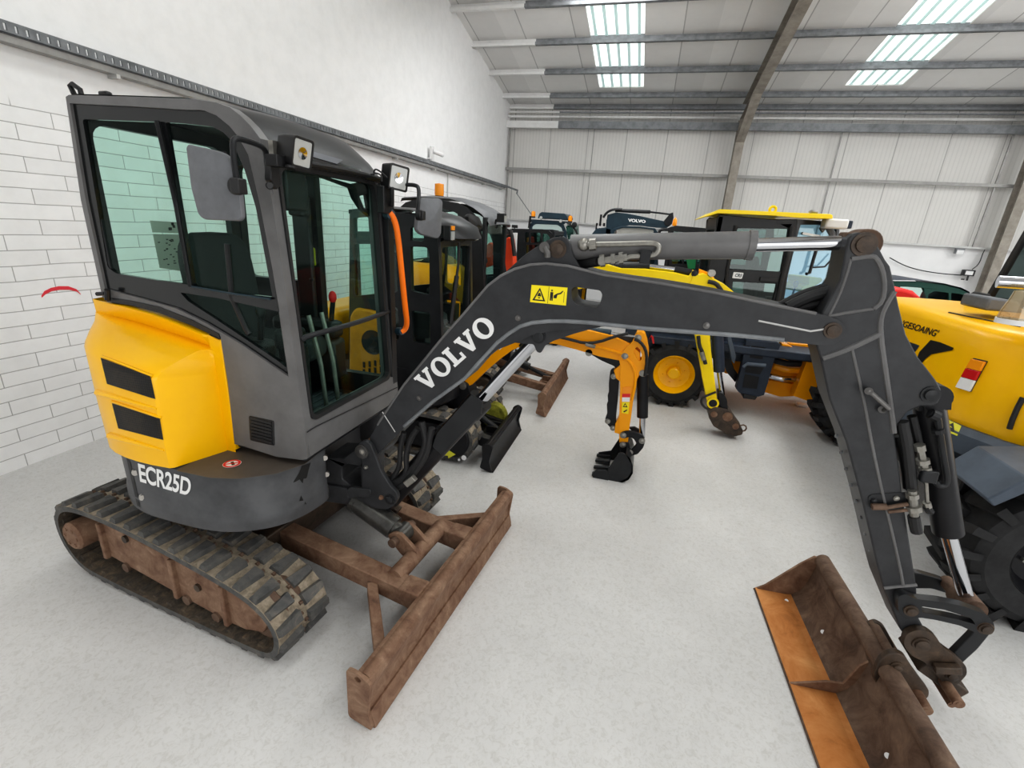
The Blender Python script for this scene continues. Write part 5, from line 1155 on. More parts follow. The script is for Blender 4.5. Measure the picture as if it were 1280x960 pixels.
# ---------------- 2: dark excavator with an arched cab, lemon boom and rusty blade
T = thing('mini_excavator', 'dark excavator with arched cab, amber beacon and small rusty blade, third row back', 'excavator', (-2.4,5.5,0))
crawler(T, -3.1, -1.38, 4.76, 5.06, 5.96, 6.26, .48, 'rust_grease')
bb = blade(T, -.84, 4.75, 6.28, .27, 'rust_brown', (5.28,5.76), -1.9)
skirtbody(T, [(-3.1,5.0),(-2.4,4.82),(-1.85,4.86),(-1.70,5.1),(-1.68,5.5),(-1.72,5.95),(-1.95,6.16),(-2.8,6.16),(-3.15,5.9),(-3.22,5.5)], .55, .9, 'black_paint')
P2 = PY(5.10)
ol = P2.loop([(500,470),(496,300),(497,266),(500,259),(507,253),(517,250),(530,248.5),(553,250.5),(571,253.5),(582,259),(592,268),(598,280),(602,300),(605,360),(608,430)])
xf = -1.75; ol = [(min(a, xf+.02), b_) for a, b_ in ol]
w1 = P2.loop(rpoly([(506,274),(511,266),(520,261.5),(538,260),(538,340),(507,345)], 2)); w2 = P2.loop(rpoly([(543,260),(555,261),(568,265),(577,271),(584,283),(588,302),(590,390),(545,380)], 2))
c2 = cab(T, 5.10, 5.95, ol, [w1, w2], xf, .95, 2.05, -2.80, gl='glass_pale', post=.08, zr0=1.4)
bm = B(); R = []
for i in range(13):
    t = i/12; y = 5.14+.78*t; bow = math.sin(math.pi*t)**.5
    R.append([Vector((x+.06*bow*max(0,(x+2.1)/.35), y, z+.03*bow)) for x, z in ((-2.80,2.16),(-2.78,2.20),(-2.5,2.225),(-2.2,2.22),(-2.05,2.19),(-1.92,2.14),(-1.82,2.08),(-1.74,2.0),(-1.72,1.96),(-1.76,1.95))])
grid(bm, R); ob('cab_roof', bm, 'mirror_grey', c2, smooth=50)
p = W(549,249,y=5.5); bm = B(); lathe(bm, (p.x,5.5,2.24), Z, [(.0,.0),(.055,0),(.055,.02)], 16); bc = ob('beacon_base', bm, 'black_plastic', c2); bm = B(); lathe(bm, (p.x,5.5,2.26), Z, [(.05,0),(.055,.03),(.052,.13),(0,.14)], 18); ob('beacon_lens', bm, 'amber', bc)
bm = B(); dome(bm, Pl(W(590,280,x=-1.66), Vector((.3,1,0)), Z), rpoly([(582,270),(586,267),(596,271),(601,283),(599,287),(592,285),(590,290),(584,290)], 2), -.02, .02, .04); ob('side_mirror', bm, 'black_plastic', c2)
bm = B(); c = W(593,292.5,x=-1.66); box(bm, c, (.05,.10,.13)); o = ob('work_lamp', bm, 'black_plastic', c2, .02); bm = B(); box(bm, c+X*.028, (.006,.085,.11)); ob('lamp_lens', bm, 'lens', o, .02)
bm = B(); c = W(627,272.5,x=-1.60); box(bm, c, (.08,.10,.09)); tube(bm, [c, W(620,275,x=-1.66), W(619,281,x=-1.70), W(621,284,x=-1.72)], .012, 8); o = ob('work_lamp', bm, 'black_plastic', c2, .015); bm = B(); box(bm, c+Vector((.045,0,-.01)), (.006,.08,.07)); ob('lamp_lens', bm, 'lens', o)
seat(T, -2.4, 5.5, 1.15)
bm = B(); box(bm, (-2.25,5.52,.95), (.95,.8,.12)); ob('cab_floor', bm, 'black_paint', c2)
bm = B(); R = []
for z, k in ((.9,0),(1.3,0),(1.42,.04),(1.50,.10),(1.52,.2)): R.append([Vector((x+(k if x < -2.6 else -k*.6), y+k*1.2, z)) for x, y in ((-2.02,5.09),(-2.05,4.86),(-2.3,4.80),(-2.55,4.83),(-2.78,4.98),(-2.9,5.3),(-2.9,5.7),(-2.85,6.0),(-2.82,6.1))])
grid(bm, R); ob('engine_cover', bm, 'orange_yellow', T, smooth=40)
bm = B(); prism(bm, PY(5.3), [[(-1.75,.48),(-1.72,.90),(-1.60,.93),(-1.42,.62),(-1.45,.44)]], -.22, 0, px=False); ob('swing_post', bm, 'black_paint', T, .01)
Yl = 5.0
bo2 = [(-1.58,.80),(-1.62,.92),(-1.25,1.40),(-.95,1.60),(-.70,1.68),(-.50,1.69)]+PY(Yl).loop([(777,335.5),(806,336),(830,339),(845,341),(861,345),(867,338),(873,342),(890,360),(878,390),(873,380),(858,358),(830,356),(795,352),(777,349)])+[(-.36,1.44),(-.55,1.42),(-.80,1.36),(-1.0,1.24),(-1.3,.96)]
bm = B(); prism(bm, PY(Yl), [bo2], -.17, 0, px=False); b2 = ob('boom', bm, 'yellow_lemon', T, .008)
bm = B(); cyl(bm, W(745,334,y=Yl+.08), W(812,333,y=Yl+.08), .045, 16); oc = ob('cylinder_barrel', bm, 'black_satin', b2); bm = B(); cyl(bm, W(812,333,y=Yl+.08), W(843,337,y=Yl+.08), .025, 12); ob('piston_rod', bm, 'chrome', oc); bm = B(); cyl(bm, W(843,337,y=Yl+.08), W(864,341,y=Yl+.08), .035, 12); ob('cylinder_head', bm, 'black_satin', oc)
bm = B(); pl_ = PY(Yl); prism(bm, pl_, [[(870,353),(878,350),(880,358),(872,361)]], .001, .003); prism(bm, pl_, [[(872,361),(880,358),(879.5,361),(874,362)]], .001, .003); o = ob('square_sticker', bm, 'sign_yellow', b2, smooth=0)
bm = B(); tube(bm, [pl_.w(*pl_.uv(*p), .003) for p in ((870,353),(878,350),(880,358),(872,361),(870,353))], .006, 6); ob('sticker_border', bm, 'sign_black', o)
pin(868.5,342,Yl,.03,'black_satin',b2)
traced(b2, 'orange_bracket', Yl+.10, [[(874,336),(884,340),(893,347),(889,356),(880,352),(874,345)]], .06, 'orange_yellow')
bm = B(); tube(bm, [W(px, py, y=Yl-.02) for px, py in ((885,352),(895,354),(901,362),(903,366))], .02, 8, smooth=1); ob('hydraulic_hose', bm, 'black_rubber', b2)
bm = B(); cyl(bm, W(888.5,341.5,y=Yl+.05), W(890,341.5,y=Yl-.02), .035, 12); ob('hose_union', bm, 'zinc', b2)
da = traced(T, 'dipper_arm', Yl-.01, [[(866,345),(880,342),(905,355),(915,363),(921,369),(905,373),(886,400),(889,440),(894,480),(897,505),(897,508),(886,510),(883,498),(877,465),(870,425),(862,390),(858,365)]], .15, 'yellow_lemon')
traced(da, 'side_plate', Yl-.012, [[(872,418),(885,418),(889,455),(893,482),(883,495),(877,468),(879,462)]], .02, 'yellow_lemon')
bm = B(); tube(bm, [W(px, py, y=Yl-.04) for px, py in ((873,420),(874,432),(878,440),(880,448),(882,455))], .018, 8, smooth=1); ob('hydraulic_hose', bm, 'black_rubber', da)
bm = B(); cyl(bm, W(876.5,440,y=Yl-.05), W(880,450,y=Yl-.05), .022, 10); ob('hose_coupling', bm, 'zinc', da)
bm = B(); tube(bm, [W(px, py, y=Yl-.04) for px, py in ((895,490),(885,494),(878,497),(876,503),(880,509),(886,512))], .012, 8, smooth=2); ob('loop_hose', bm, 'black_rubber', da)
bm = B(); lathe(bm, W(891,503.5,y=Yl-.012), -Y, [(.04,0),(.06,0),(.06,.015),(.04,.015)], 20); ob('pivot_boss', bm, 'yellow_lemon', da); bm = B(); lathe(bm, W(891,503.5,y=Yl-.012), -Y, [(0,0),(.04,.0),(.04,.02),(0,.02)], 16); ob('pivot_pin', bm, 'black_paint', da)
bm = B(); a, b_, c = W(893,420,y=Yl+.06), W(899,464,y=Yl+.06), W(903,494,y=Yl+.06); cyl(bm, a-Vector((.04,0,-.3)), b_, .055, 18); o = ob('bucket_cylinder', bm, 'navy', T); bm = B(); cyl(bm, b_, c, .026, 12); ob('piston_rod', bm, 'chrome', o)
traced(T, 'link_arm', Yl-.0, [rpoly([(898,490),(904,492),(909,500),(910,515),(904,516),(899,505)], 2)], .14, 'black_paint')
qc = traced(T, 'quick_coupler', Yl-.03, [rpoly([(886,512),(894,508.5),(908,512),(914,516),(921,527),(929,538),(928,543.5),(919,545.5),(904,540),(892,533),(886,522)], 2)], .22, 'rust_grease')
for px, py, r in ((892.5,518,.03),(909.5,521,.045),(919.5,533,.03)): pin(px,py,Yl-.03,r,'rust_brown',qc)
bm = B(); c = W(928.5,535,y=Yl); tube(bm, [c+Vector((.035*math.cos(a*.785),0,.035*math.sin(a*.785))) for a in range(9)], .008, 6); ob('hook_ring', bm, 'rust_dark', qc)
# ---------------- 3: orange mini excavator
T = thing('mini_excavator', 'orange mini excavator half hidden behind the arched dark cab', 'excavator', (-2.9,7.4,0))
crawler(T, -3.6, -2.1, 6.75, 7.0, 7.5, 7.75, .45)
skirtbody(T, [(-3.6,6.9),(-3.0,6.78),(-2.5,6.8),(-2.3,7.0),(-2.25,7.3),(-2.3,7.6),(-2.6,7.75),(-3.3,7.75),(-3.7,7.5),(-3.75,7.2)], .5, .85, 'red_orange')
P3 = PY(6.85); ol = P3.loop([(560,420),(562,285),(590,281),(612,283),(621,287),(626,300),(632,340),(640,400)]); w = P3.loop(rpoly([(568,290),(600,288),(612,292),(618,310),(621,345),(570,350)], 2))
c3 = cab(T, 6.85, 7.6, ol, [w], P3.uv(624,300)[0], .9, 1.9, P3.uv(562,300)[0], gl='glass_pale')
bm = B(); prism(bm, PY(7.25), [[(629,345),(631,300),(635,296),(639,297),(642,325),(643,360),(632,362)]], -.2, 0); b3 = ob('boom', bm, 'red_orange', T, .02)
bm = B(); prism(bm, PY(6.95), [rpoly([(606,335),(605,318),(609,305),(613,302.5),(616,308),(617,314),(614,320),(615,332)], 2)], -.15, 0); ob('boom_knuckle', bm, 'red_orange', b3, .01)
bm = B(); prism(bm, PY(7.0), [[(622,296),(624.5,296),(626,306),(623.5,308)]], -.08, 0); ob('marker_panel', bm, 'orange', b3, .01)
bm = B(); tube(bm, [W(637,287,y=7.2),W(640,295,y=7.2),W(643,320,y=7.2)], .03, 8); ob('hydraulic_hose', bm, 'black_rubber', b3)
# ---------------- 4: black canopied machine
T = thing('compact_loader', 'low black cab with rounded roof and pale front post, left of the beaconed loader', 'loader', (-1.95,8.4,0))
P4 = PY(8.0); ol = P4.loop([(636,420),(637,290),(639,286.5),(650,286),(678,286.5),(686,288),(691,293),(694,301),(697,340),(700,400)])
ws = [P4.loop(rpoly(w, 1.5)) for w in ([(656,290),(661,290),(661,303),(656,303)],[(663,290.5),(676,291),(676,303.5),(663,303.5)],[(678,292),(684,292.5),(689,300),(689,304),(678,304)],[(657,306),(690,307),(692,330),(657,330)])]
c4 = cab(T, 8.0, 8.9, ol, ws, P4.uv(693,300)[0], .9, 1.93, P4.uv(638,300)[0], gl='glass_dark')
bm = B(); prism(bm, P4, [[(640,291),(647,291),(645.5,326),(641.5,326)]], .0, .03); ob('front_post', bm, 'white_steel', c4, .005)
for q in ([(647.5,297),(650,297),(649,320),(647,320)],[(654,297),(656,297),(655,322),(652.5,322)]):
    bm = B(); prism(bm, P4, [q], -.30, -.25); ob('wooden_batten', bm, 'rust_orange', c4)
bm = B(); p = W(643.5,283,y=8.2); box(bm, p, (.10,.05,.05)); tube(bm, [p, p-Z*.06], .012, 6); ob('roof_lamp', bm, 'black_plastic', c4, .01)
bm = B(); box(bm, (-1.95,8.45,.62), (1.3,1.0,.55)); ob('body', bm, 'black_paint', T, .05)
def wheel(T, c, r, w, rimmat, rr=.55, lugs=18, hub=None, n0=Y, name='wheel', tread='tyre_rubber', cleat=.045):
    """tyre with angled lugs, rim and hub facing -n0"""
    c = Vector(c); bm = B()
    lathe(bm, c, n0, [(r*rr,.03),(r*rr*1.03,0),(r*.80,-.012),(r*.92,.015),(r*.965,.06),(r*.965,w-.06),(r*.92,w-.015),(r*.80,w+.01),(r*rr,w-.03)], 44, cap=False)
    d, s, u = frame_from(n0)
    for k in range(lugs):
        for side in (0, 1):
            a = 2*math.pi*(k+.5*side)/lugs
            def P_(ang, hh, yy): return c + s*(math.cos(ang)*hh) + u*(math.sin(ang)*hh) + Vector(n0)*yy
            y0, y1 = (.0, w*.55) if side == 0 else (w, w*.45); da = .33/lugs*2*math.pi; sk = .35/lugs*2*math.pi
            v = []
            for hh in (r*.95, r*.95+cleat):
                for ang, yy in ((a,y0),(a+da,y0),(a+da+sk,y1),(a+sk,y1)): v.append(bm.verts.new(P_(ang, hh, yy)))
            for f in ((3,2,1,0),(4,5,6,7),(0,1,5,4),(1,2,6,5),(2,3,7,6),(3,0,4,7)): bm.faces.new([v[i] for i in f])
            v = []
            for hh, yy in ((r*.95+cleat,y0),(r*.84,y0-.012 if side == 0 else y0+.012)):
                for ang in (a, a+da): v.append(bm.verts.new(P_(ang, hh, yy)))
            bm.faces.new((v[0],v[1],v[3],v[2]))
    ty = ob(name, bm, tread, T, smooth=30)
    bm = B(); R_ = r*rr
    lathe(bm, c, n0, [(R_*1.04,.005),(R_*1.0,.0),(R_*.95,.02),(R_*.88,.06),(R_*.80,.09),(R_*.35,.11),(R_*.30,.05),(R_*.24,.04),(0,.04)], 36, cap=False)
    lathe(bm, c, n0, [(R_*1.04,w-.01),(R_*.9,w*.6),(0,w*.6)], 36, cap=False); rm = ob('wheel_rim', bm, rimmat, ty, smooth=35)
    for k in range(6):
        a = k*1.047+.3; q = c + s*(math.cos(a)*R_*.55) + u*(math.sin(a)*R_*.55) + Vector(n0)*.09; bm = B(); cyl(bm, q, q-Vector(n0)*.02, R_*.05, 8); ob('wheel_bolt', bm, hub or rimmat, rm)
    return ty
for x in (-2.35, -1.5): wheel(T, (x,8.06,.36), .36, .28, 'black_paint', lugs=14)
# ---------------- 5: big loader with two beacons, seen head on
T = thing('wheel_loader', 'dark loader cab with two orange beacons near the back wall corner', 'loader', (-2.2,11.4,0))
P5 = PY(11.0); ol = P5.loop([(660,330),(661,283),(664,278),(670,276.5),(698,277.5),(704,280),(708,290),(711,330)]); w = P5.loop(rpoly([(665,283),(669,280),(697,281),(702,285),(705,296),(706,315),(664,315)], 2))
bm = B(); prism(bm, P5, [ol, w], -.06, 0, px=False); f5 = ob('front_frame', bm, 'dark_teal', T, .01)
bm = B(); sheet(bm, P5, w, -.03); ob('windscreen', bm, 'glass_pale', f5, smooth=0)
x0, x1 = ol[1][0], ol[6][0]
bm = B(); box(bm, ((x0+x1)/2,11.75,2.10), (x1-x0,1.5,.06)); ro = ob('cab_roof', bm, 'dark_teal', f5, .02)
bm = B(); prism(bm, PY(10.95), [rpoly([(672,273),(674,267),(677,265),(706,267),(709,271),(709.5,274),(705,274.5),(675,272.5)], 1)], -.8, 0); ob('roof_air_unit', bm, 'dark_teal', f5, .03)
for px, py in ((666.5,271),(712.5,277)):
    p = W(px, py, y=11.0); bm = B(); lathe(bm, p-Z*.02, Z, [(0,0),(.05,0),(.05,.03)], 12); o = ob('beacon_base', bm, 'black_plastic', f5); bm = B(); lathe(bm, p+Z*.01, Z, [(.045,0),(.05,.04),(.045,.10),(0,.12)], 16); ob('beacon_lens', bm, 'amber', o)
for px, py in ((676,272.2),(700.5,276.2),(707,281),(716,280)):
    p = W(px, py, y=10.93); bm = B(); lathe(bm, p, Y, [(0,0),(.032,0),(.04,.04),(.02,.08)], 14); ob('head_lamp', bm, 'lens', f5)
bm = B(); p = W(718,281,y=10.9); lathe(bm, p, Y, [(.02,-.01),(.06,0),(.05,.06),(0,.07)], 14); ob('round_mirror', bm, 'black_plastic', f5)
bm = B(); tube(bm, [W(712,280,y=11),W(720,288,y=11),W(722,294,y=11),W(719,297,y=11)], .02, 8, smooth=1); tube(bm, [W(662,280,y=11.0),W(663,270,y=11.0),W(661,285,y=11)], .025, 8); ob('mirror_arm', bm, 'black_plastic', f5)
bm = B(); prism(bm, PY(11.0), [[(707,282),(716,281),(717,296),(710,300)]], -.9, 0); ob('side_glass', bm, 'glass_dark', f5, smooth=0)
seat(T, -2.2, 11.8, 1.2)
bm = B(); box(bm, (-2.2,11.6,.85), (1.3,1.6,.9)); ob('body', bm, 'navy', T, .05)
for x, y in ((-3.05,11.2),(-1.65,11.2)): wheel(T, (x,y,.55), .55, .3, 'yellow', n0=X, lugs=14)
# ---------------- 6: big navy excavator with lettered boom
T = thing('crawler_excavator', 'dark blue excavator with white lettering on its boom against the cladding', 'excavator', (-.4,11.6,0))
P6 = PY(10.5)
b6 = traced(T, 'boom', 10.5, [[(757,295),(758,275),(761,268),(770,265.5),(784,267),(800,270),(816,273.5),(828,276),(836,278),(838,282),(833,285),(820,284.5),(800,282),(786,281.5),(775,284),(766,289),(765,296)]], .35, 'dark_teal')
for (q0, q1, q2, q3), c_ in ((((785,275),(807,277),(806.5,274.8),(785,272.5)),0),): 
    bm = B(); flat_text(bm, P6, 'VOLVO', [(785,277.3),(807,278.8),(807,275.0),(785,273.0)], .004, bold=.045); ob('lettering', bm, 'letter_white', b6, smooth=0)
bm = B(); cyl(bm, W(769,263,y=10.6), W(813,265,y=10.6), .035, 14); oc = ob('arm_cylinder', bm, 'black_satin', b6); bm = B(); cyl(bm, W(813,265,y=10.6), W(838,268,y=10.6), .018, 10); ob('piston_rod', bm, 'black_satin', oc)
traced(b6, 'arm_head', 10.48, [[(838,266.5),(841.5,265.5),(842,272),(840,280),(836,283),(831,281),(830,276),(835,270)]], .35, 'black_paint')
bm = B(); tube(bm, [W(px, py, y=10.45) for px, py in ((754,272),(758,266),(764,262.5),(770,261.5),(778,262))], .025, 8, smooth=1); ob('hydraulic_hose', bm, 'black_satin', b6)
ol = P6.loop([(763,345),(764,288),(768,285.5),(778,282.5),(800,283),(819,285.5),(822,290),(823,345)]); w = P6.loop(rpoly([(766,296),(769,288),(779,285),(800,285.5),(817,287.5),(818,330),(766,330)], 1.5))
bm = B(); prism(bm, PY(10.4), [[(a, b_) for a, b_ in ol], w], -.08, 0, px=False); f6 = ob('cab_frame', bm, 'dark_teal', T, .01); bm = B(); sheet(bm, PY(10.43), w, 0); ob('windscreen', bm, 'glass_smoke', f6, smooth=0)
bm = B(); prism(bm, PY(10.5), [[(739,345),(740,292),(745,286),(757,284),(764,286),(764,345)]], -1.6, 0); ob('engine_hood', bm, 'dark_teal', T, .02)
bm = B(); box(bm, (.25,11.6,.75), (2.2,2.0,.5)); box(bm, (-.3,11.7,1.35), (1.0,1.4,.8)); ob('upper_body', bm, 'dark_teal', T, .05)
for px in (745, 749, 754, 758):
    bm = B(); p = W(px, 290, y=10.6); tube(bm, [p-Z*.1, p+Z*(.35 if px in (749,758) else .18)], .022, 8); ob('hand_rail', bm, 'black_paint', T)
bm = B(); box(bm, W(753,284,y=10.55), (.22,.05,.04)); ob('rail_bar', bm, 'steel_light', T)
bm = B(); tube(bm, [W(823,296,y=10.3),W(824,289,y=10.3),W(828,286.5,y=10.3),W(837,287,y=10.3),W(840,290,y=10.3)], .03, 8, smooth=1); ob('mirror_rail', bm, 'black_plastic', T)
crawler(T, -.95, 1.7, 10.6, 11.1, 12.1, 12.6, .7, 'rust_grease', 30)
# ---------------- 7: dark machine with green glass
T = thing('tracked_carrier', 'dark flat-roofed cab with green glass between the lettered boom and yellow-roofed cab', 'carrier', (.7,9.4,0))
P7 = PY(9.0); ol = P7.loop([(836,380),(837,284),(845,282),(880,285),(905,288),(906,380)]); ws = [P7.loop(w) for w in ([(840,289),(853,290),(853,330),(840,330)],[(855,290),(868,291.5),(868,330),(855,330)],[(871,292),(902,295),(902,330),(871,330)])]
c7 = cab(T, 9.0, 9.9, ol, ws, P7.uv(905,300)[0], .9, 2.08, P7.uv(837,300)[0], gl='glass_dark')
bm = B(); p = W(843,281,y=9.1); lathe(bm, p-Z*.02, Z, [(.035,0),(.04,.03),(.035,.10),(0,.15)], 14); ob('beacon_lens', bm, 'amber', c7)
bm = B(); prism(bm, PY(8.95), [[(858,324),(870,323),(869,336),(860,336)]], -.05, 0); ob('green_panel', bm, 'wagon_green', c7)
bm = B(); box(bm, (.72,9.5,.75), (1.1,1.0,.6)); ob('body', bm, 'red_orange', T, .05)
crawler(T, 0, 1.5, 9.1, 9.35, 9.75, 10.0, .45)
# ---------------- 8: wheeled machine with yellow roof, navy chassis
T = thing('wheeled_excavator', 'black cab wheeled excavator with yellow roof, navy chassis and yellow rimmed wheel', 'excavator', (1.3,6.3,0))
wheel(T, (.49,5.72,.405), .40, .34, 'yellow', rr=.58, lugs=16, cleat=.03)
wheel(T, (2.50,5.72,.405), .40, .34, 'yellow', rr=.58, lugs=16, cleat=.03)
wheel(T, (.49,7.0,.405), .40, .34, 'yellow', rr=.58, lugs=16, cleat=.03)
wheel(T, (2.50,7.0,.405), .40, .34, 'yellow', rr=.58, lugs=16, cleat=.03)
bm = B(); box(bm, (.70,6.45,.78), (1.7,1.1,.32)); box(bm, (1.35,5.98,.80), (2.4,.5,.10)); ch = ob('chassis', bm, 'navy', T, .02)
bm = B(); box(bm, (1.9,6.55,.52), (1.6,.7,.30)); ob('axle_housing', bm, 'orange_yellow', ch, .05)
def tr8(name, y, pts, th, mat, par, **k): return traced(par, name, y, [pts], th, mat, **k)
st = tr8('step_unit', 5.75, [(933,425),(972,428),(976,431),(968,450),(960,478),(955,494),(948,496),(924,491),(920,486),(926,462)], .10, 'navy', ch)
for q in ([(929,431),(937,432),(936,440),(928,439)],[(939,432),(957,434),(953,449),(937,447)],[(934,455),(956,457),(950,468),(931,465)],[(931,468),(949,471),(946,486),(928,484)]):
    bm = B(); prism(bm, PY(5.745), [q], 0, .004); ob('step_recess', bm, 'black_paint', st, smooth=0)
bm = B(); tube(bm, [W(px, py, y=5.68) for px, py in ((929,459),(934,455),(957,457))], .022, 8); ob('step_rail', bm, 'slate_blue', st)
bm = B(); prism(bm, PY(5.74), [[(930,493),(947,496),(944,500),(929,498)]], -.2, 0); ob('foot_pad', bm, 'black_rubber', st, .005)
tr8('mudguard_brace', 5.7, [(909,421),(914,422),(920,445),(918,455),(915,452),(911,432)], .05, 'slate_blue', ch)
tr8('inner_bracket', 5.9, [(901,442),(909,437),(918,462),(924,470),(919,478),(909,466)], .10, 'black_paint', ch)
bm = B(); prism(bm, PY(5.74), [[(811,424),(814,420),(816,429),(818,429),(817,421),(814,418.5)]], 0, .02); ob('red_tie', bm, 'sign_red', ch)
ox = tr8('orange_guard', 5.9, [(992,495),(1003,466),(1009,450),(1006,446),(1003,440),(1007,441),(1014,439),(1018,448),(1021,460),(1024,474),(1018,495),(1015,503)], .15, 'orange_yellow', T)
tr8('orange_arm', 6.0, [(978,430),(985,431),(1000,438),(1006,440),(1003,447),(990,438),(976,437)], .15, 'orange_yellow', ox)
tr8('orange_plate', 6.15, [(955,490),(962,475),(990,480),(1002,470),(1000,495),(975,496)], .1, 'orange_yellow', ox)
tr8('upper_guard', 6.1, [(985,429),(1012,431),(1015,441),(1003,440)], .1, 'orange_yellow', ox)
for k, (a, b_) in enumerate((((966,450),(1003,455)),((968,458),(1000,463)),((962,470),(996,474)),((972,442),(1004,449)))):
    bm = B(); tube(bm, [W(*a, y=6.05), W((a[0]+b_[0])/2, (a[1]+b_[1])/2+2, y=6.0), W(*b_, y=6.05)], .035, 10); ob('axle_rod', bm, ['black_rubber','orange_yellow','chrome','black_rubber'][k], ox)
# cab
cy = 6.0; P8 = PY(cy)
ol = P8.loop([(884,420),(896,272),(900,268),(965,274),(997,274),(996,300),(985,345),(973,420)])
ws = [P8.loop(rpoly(w, 2)) for w in ([(922,285),(986,286),(976,340),(911,336)],[(916,352),(971,355),(964,385),(915,374)])]
bm = B(); prism(bm, P8, [ol]+ws, -.06, 0, px=False); c8 = ob('cab_frame', bm, 'black_satin', T, .008)
for w in ws: bm = B(); sheet(bm, P8, w, -.03); ob('side_pane', bm, 'glass_dark', c8, smooth=0)
bm = B(); tube(bm, [W(px, py, y=cy-.01) for px, py in ((920,282),(909,338),(908,352),(906,385))], .02, 8); tube(bm, [W(px, py, y=cy-.01) for px, py in ((990,283),(985,320),(977,350),(968,395))], .026, 8); ob('door_seal', bm, 'black_rubber', c8)
bm = B(); prism(bm, P8, [rpoly([(917,340),(929.5,341),(927,348.5),(915,347.5)], 1)], .001, .01); pl8 = ob('name_plate', bm, 'sign_white', c8, smooth=0)
bm = B(); flat_text(bm, P8, 'CRS', [(918,346),(926,346.6),(928,342.5),(919.5,341.8)], .0115, bold=.03); ob('plate_print', bm, 'dark_teal', pl8, smooth=0)
bm = B(); prism(bm, P8, [[(950,346),(972,348),(971,353),(949,351)]], .001, .03); ob('door_handle', bm, 'black_plastic', c8, .004)
xa = P8.uv(884,300)[0]; x1 = P8.uv(997,280)[0]; zr = P8.uv(900,270)[1]
# left (-X) window strip and far side
bm = B(); P = PX(P8.uv(894,290)[0]); prism(bm, P, [[(6.0,.8),(7.1,.8),(7.1,zr),(6.0,zr)], rrect(6.12,1.35,6.98,zr-.15,.05)], 0, .06, px=False); r8 = ob('rear_frame', bm, 'black_satin', c8, .008); bm = B(); sheet(bm, P, rrect(6.12,1.35,6.98,zr-.15,.05), .03); ob('rear_pane', bm, 'glass_pale', r8, smooth=0)
bm = B(); prism(bm, PY(7.05), [ol]+ws, -.06, 0, px=False); f8 = ob('far_side_frame', bm, 'black_satin', c8, .008)
for w in ws: bm = B(); sheet(bm, PY(7.05), w, -.03); ob('side_pane', bm, 'glass_dark', f8, smooth=0)
# curved windscreen turning towards +X
A8 = W(999,275,y=6.02); B8 = W(1046,280,y=6.32); PW = Pl(A8, Vector((B8.x-A8.x,B8.y-A8.y,0)), Z)
wl8 = [(1001,281),(1024,281),(1046,285),(1043,320),(1036,348),(1031,355),(990,372),(977,380),(974,378),(984,340)]
bm = B(); prism(bm, PW, [[(996,274),(1024,276),(1050,280),(1047,325),(1037,360),(985,386),(972,390),(982,345)], wl8], -.05, 0); w8 = ob('windscreen_frame', bm, 'black_satin', c8, .006)
bm = B(); sheet(bm, PW, PW.loop(wl8), -.02); ob('windscreen', bm, 'glass_blue_sheen', w8, smooth=0)
bm = B(); tube(bm, [PW.w(*PW.uv(*p), .02) for p in ((1022,300),(1016,320),(1010,341),(1006,342))], .018, 8); tube(bm, [PW.w(*PW.uv(*p), .03) for p in ((1014,334),(1028,333),(1033,328),(1042,318))], .01, 6); ob('wiper', bm, 'black_plastic', w8)
bm = B(); prism(bm, PW, [[(1002,290),(1024,294),(1023,297),(1001,293)]], .0, .02); ob('sun_blind', bm, 'zinc', w8)
bm = B(); prism(bm, PW, [rpoly([(1016,347),(1032,348),(1033,352),(1026,357),(1004,366),(1009,358),(1016,357)], 2)], -.35, -.05); ob('yellow_hood', bm, 'yellow_lemon', T, .02)
bm = B(); rf = [(880,271),(897,262.5),(900,261.5),(965,264.5),(1022,267),(1038,267.5),(1041,269),(1041,273.5),(1000,272.5),(965,269.5),(898,266.5),(881,271.5)]
prism(bm, PY(5.92), [rf], -1.3, 0); ro = ob('cab_roof', bm, 'yellow_lemon', c8, .015)
bm = B(); c = W(966,262,y=5.95); tube(bm, [c+Vector((.032*math.cos(a*.6283),0,.032*math.sin(a*.6283))) for a in range(11)], .014, 8); ob('lifting_eye', bm, 'yellow_lemon', ro)
bm = B(); tube(bm, [W(1012,266,y=6.3),W(1014,264.5,y=6.3),W(1022,265.5,y=6.3)], .02, 8); ob('roof_rail', bm, 'zinc', ro)
bm = B(); c = W(1043,280,y=6.1); box(bm, c, (.22,.18,.10)); o = ob('mirror_head', bm, 'white_plastic', w8, .02); bm = B(); box(bm, W(1059,281,y=6.1), (.05,.16,.08)); ob('work_lamp', bm, 'navy', o, .01); bm = B(); tube(bm, [W(1026,288,y=6.2),W(1034,283,y=6.2),W(1040,292,y=6.2),W(1040,300,y=6.2)], .035, 8); ob('mirror_arm', bm, 'mirror_grey', o)
seat(T, 1.25, 6.5, 1.15)
bm = B(); box(bm, (1.15,6.5,1.0), (1.0,1.0,.14)); ob('cab_floor', bm, 'black_paint', c8, .01)
bm = B(); box(bm, (.10,6.5,1.2), (.75,1.2,.55)); ob('engine_hood', bm, 'navy', T, .06)
# ---------------- 9: yellow wheel loader on the right
T = thing('wheel_loader', 'yellow wheel loader tail with slate chassis and big black tyre at the right edge', 'loader', (2.9,3.7,0))
ty = wheel(T, (2.36,2.80,.44), .43, .36, 'black_paint', rr=.52, lugs=18, hub='zinc', cleat=.05)
wheel(T, (2.36,5.25,.44), .43, .36, 'black_paint', rr=.52, lugs=18, cleat=.05)
for x in (4.6,):
    wheel(T, (x,2.80,.44), .43, .36, 'black_paint', rr=.52, lugs=18, cleat=.05); wheel(T, (x,5.25,.44), .43, .36, 'black_paint', rr=.52, lugs=18, cleat=.05)
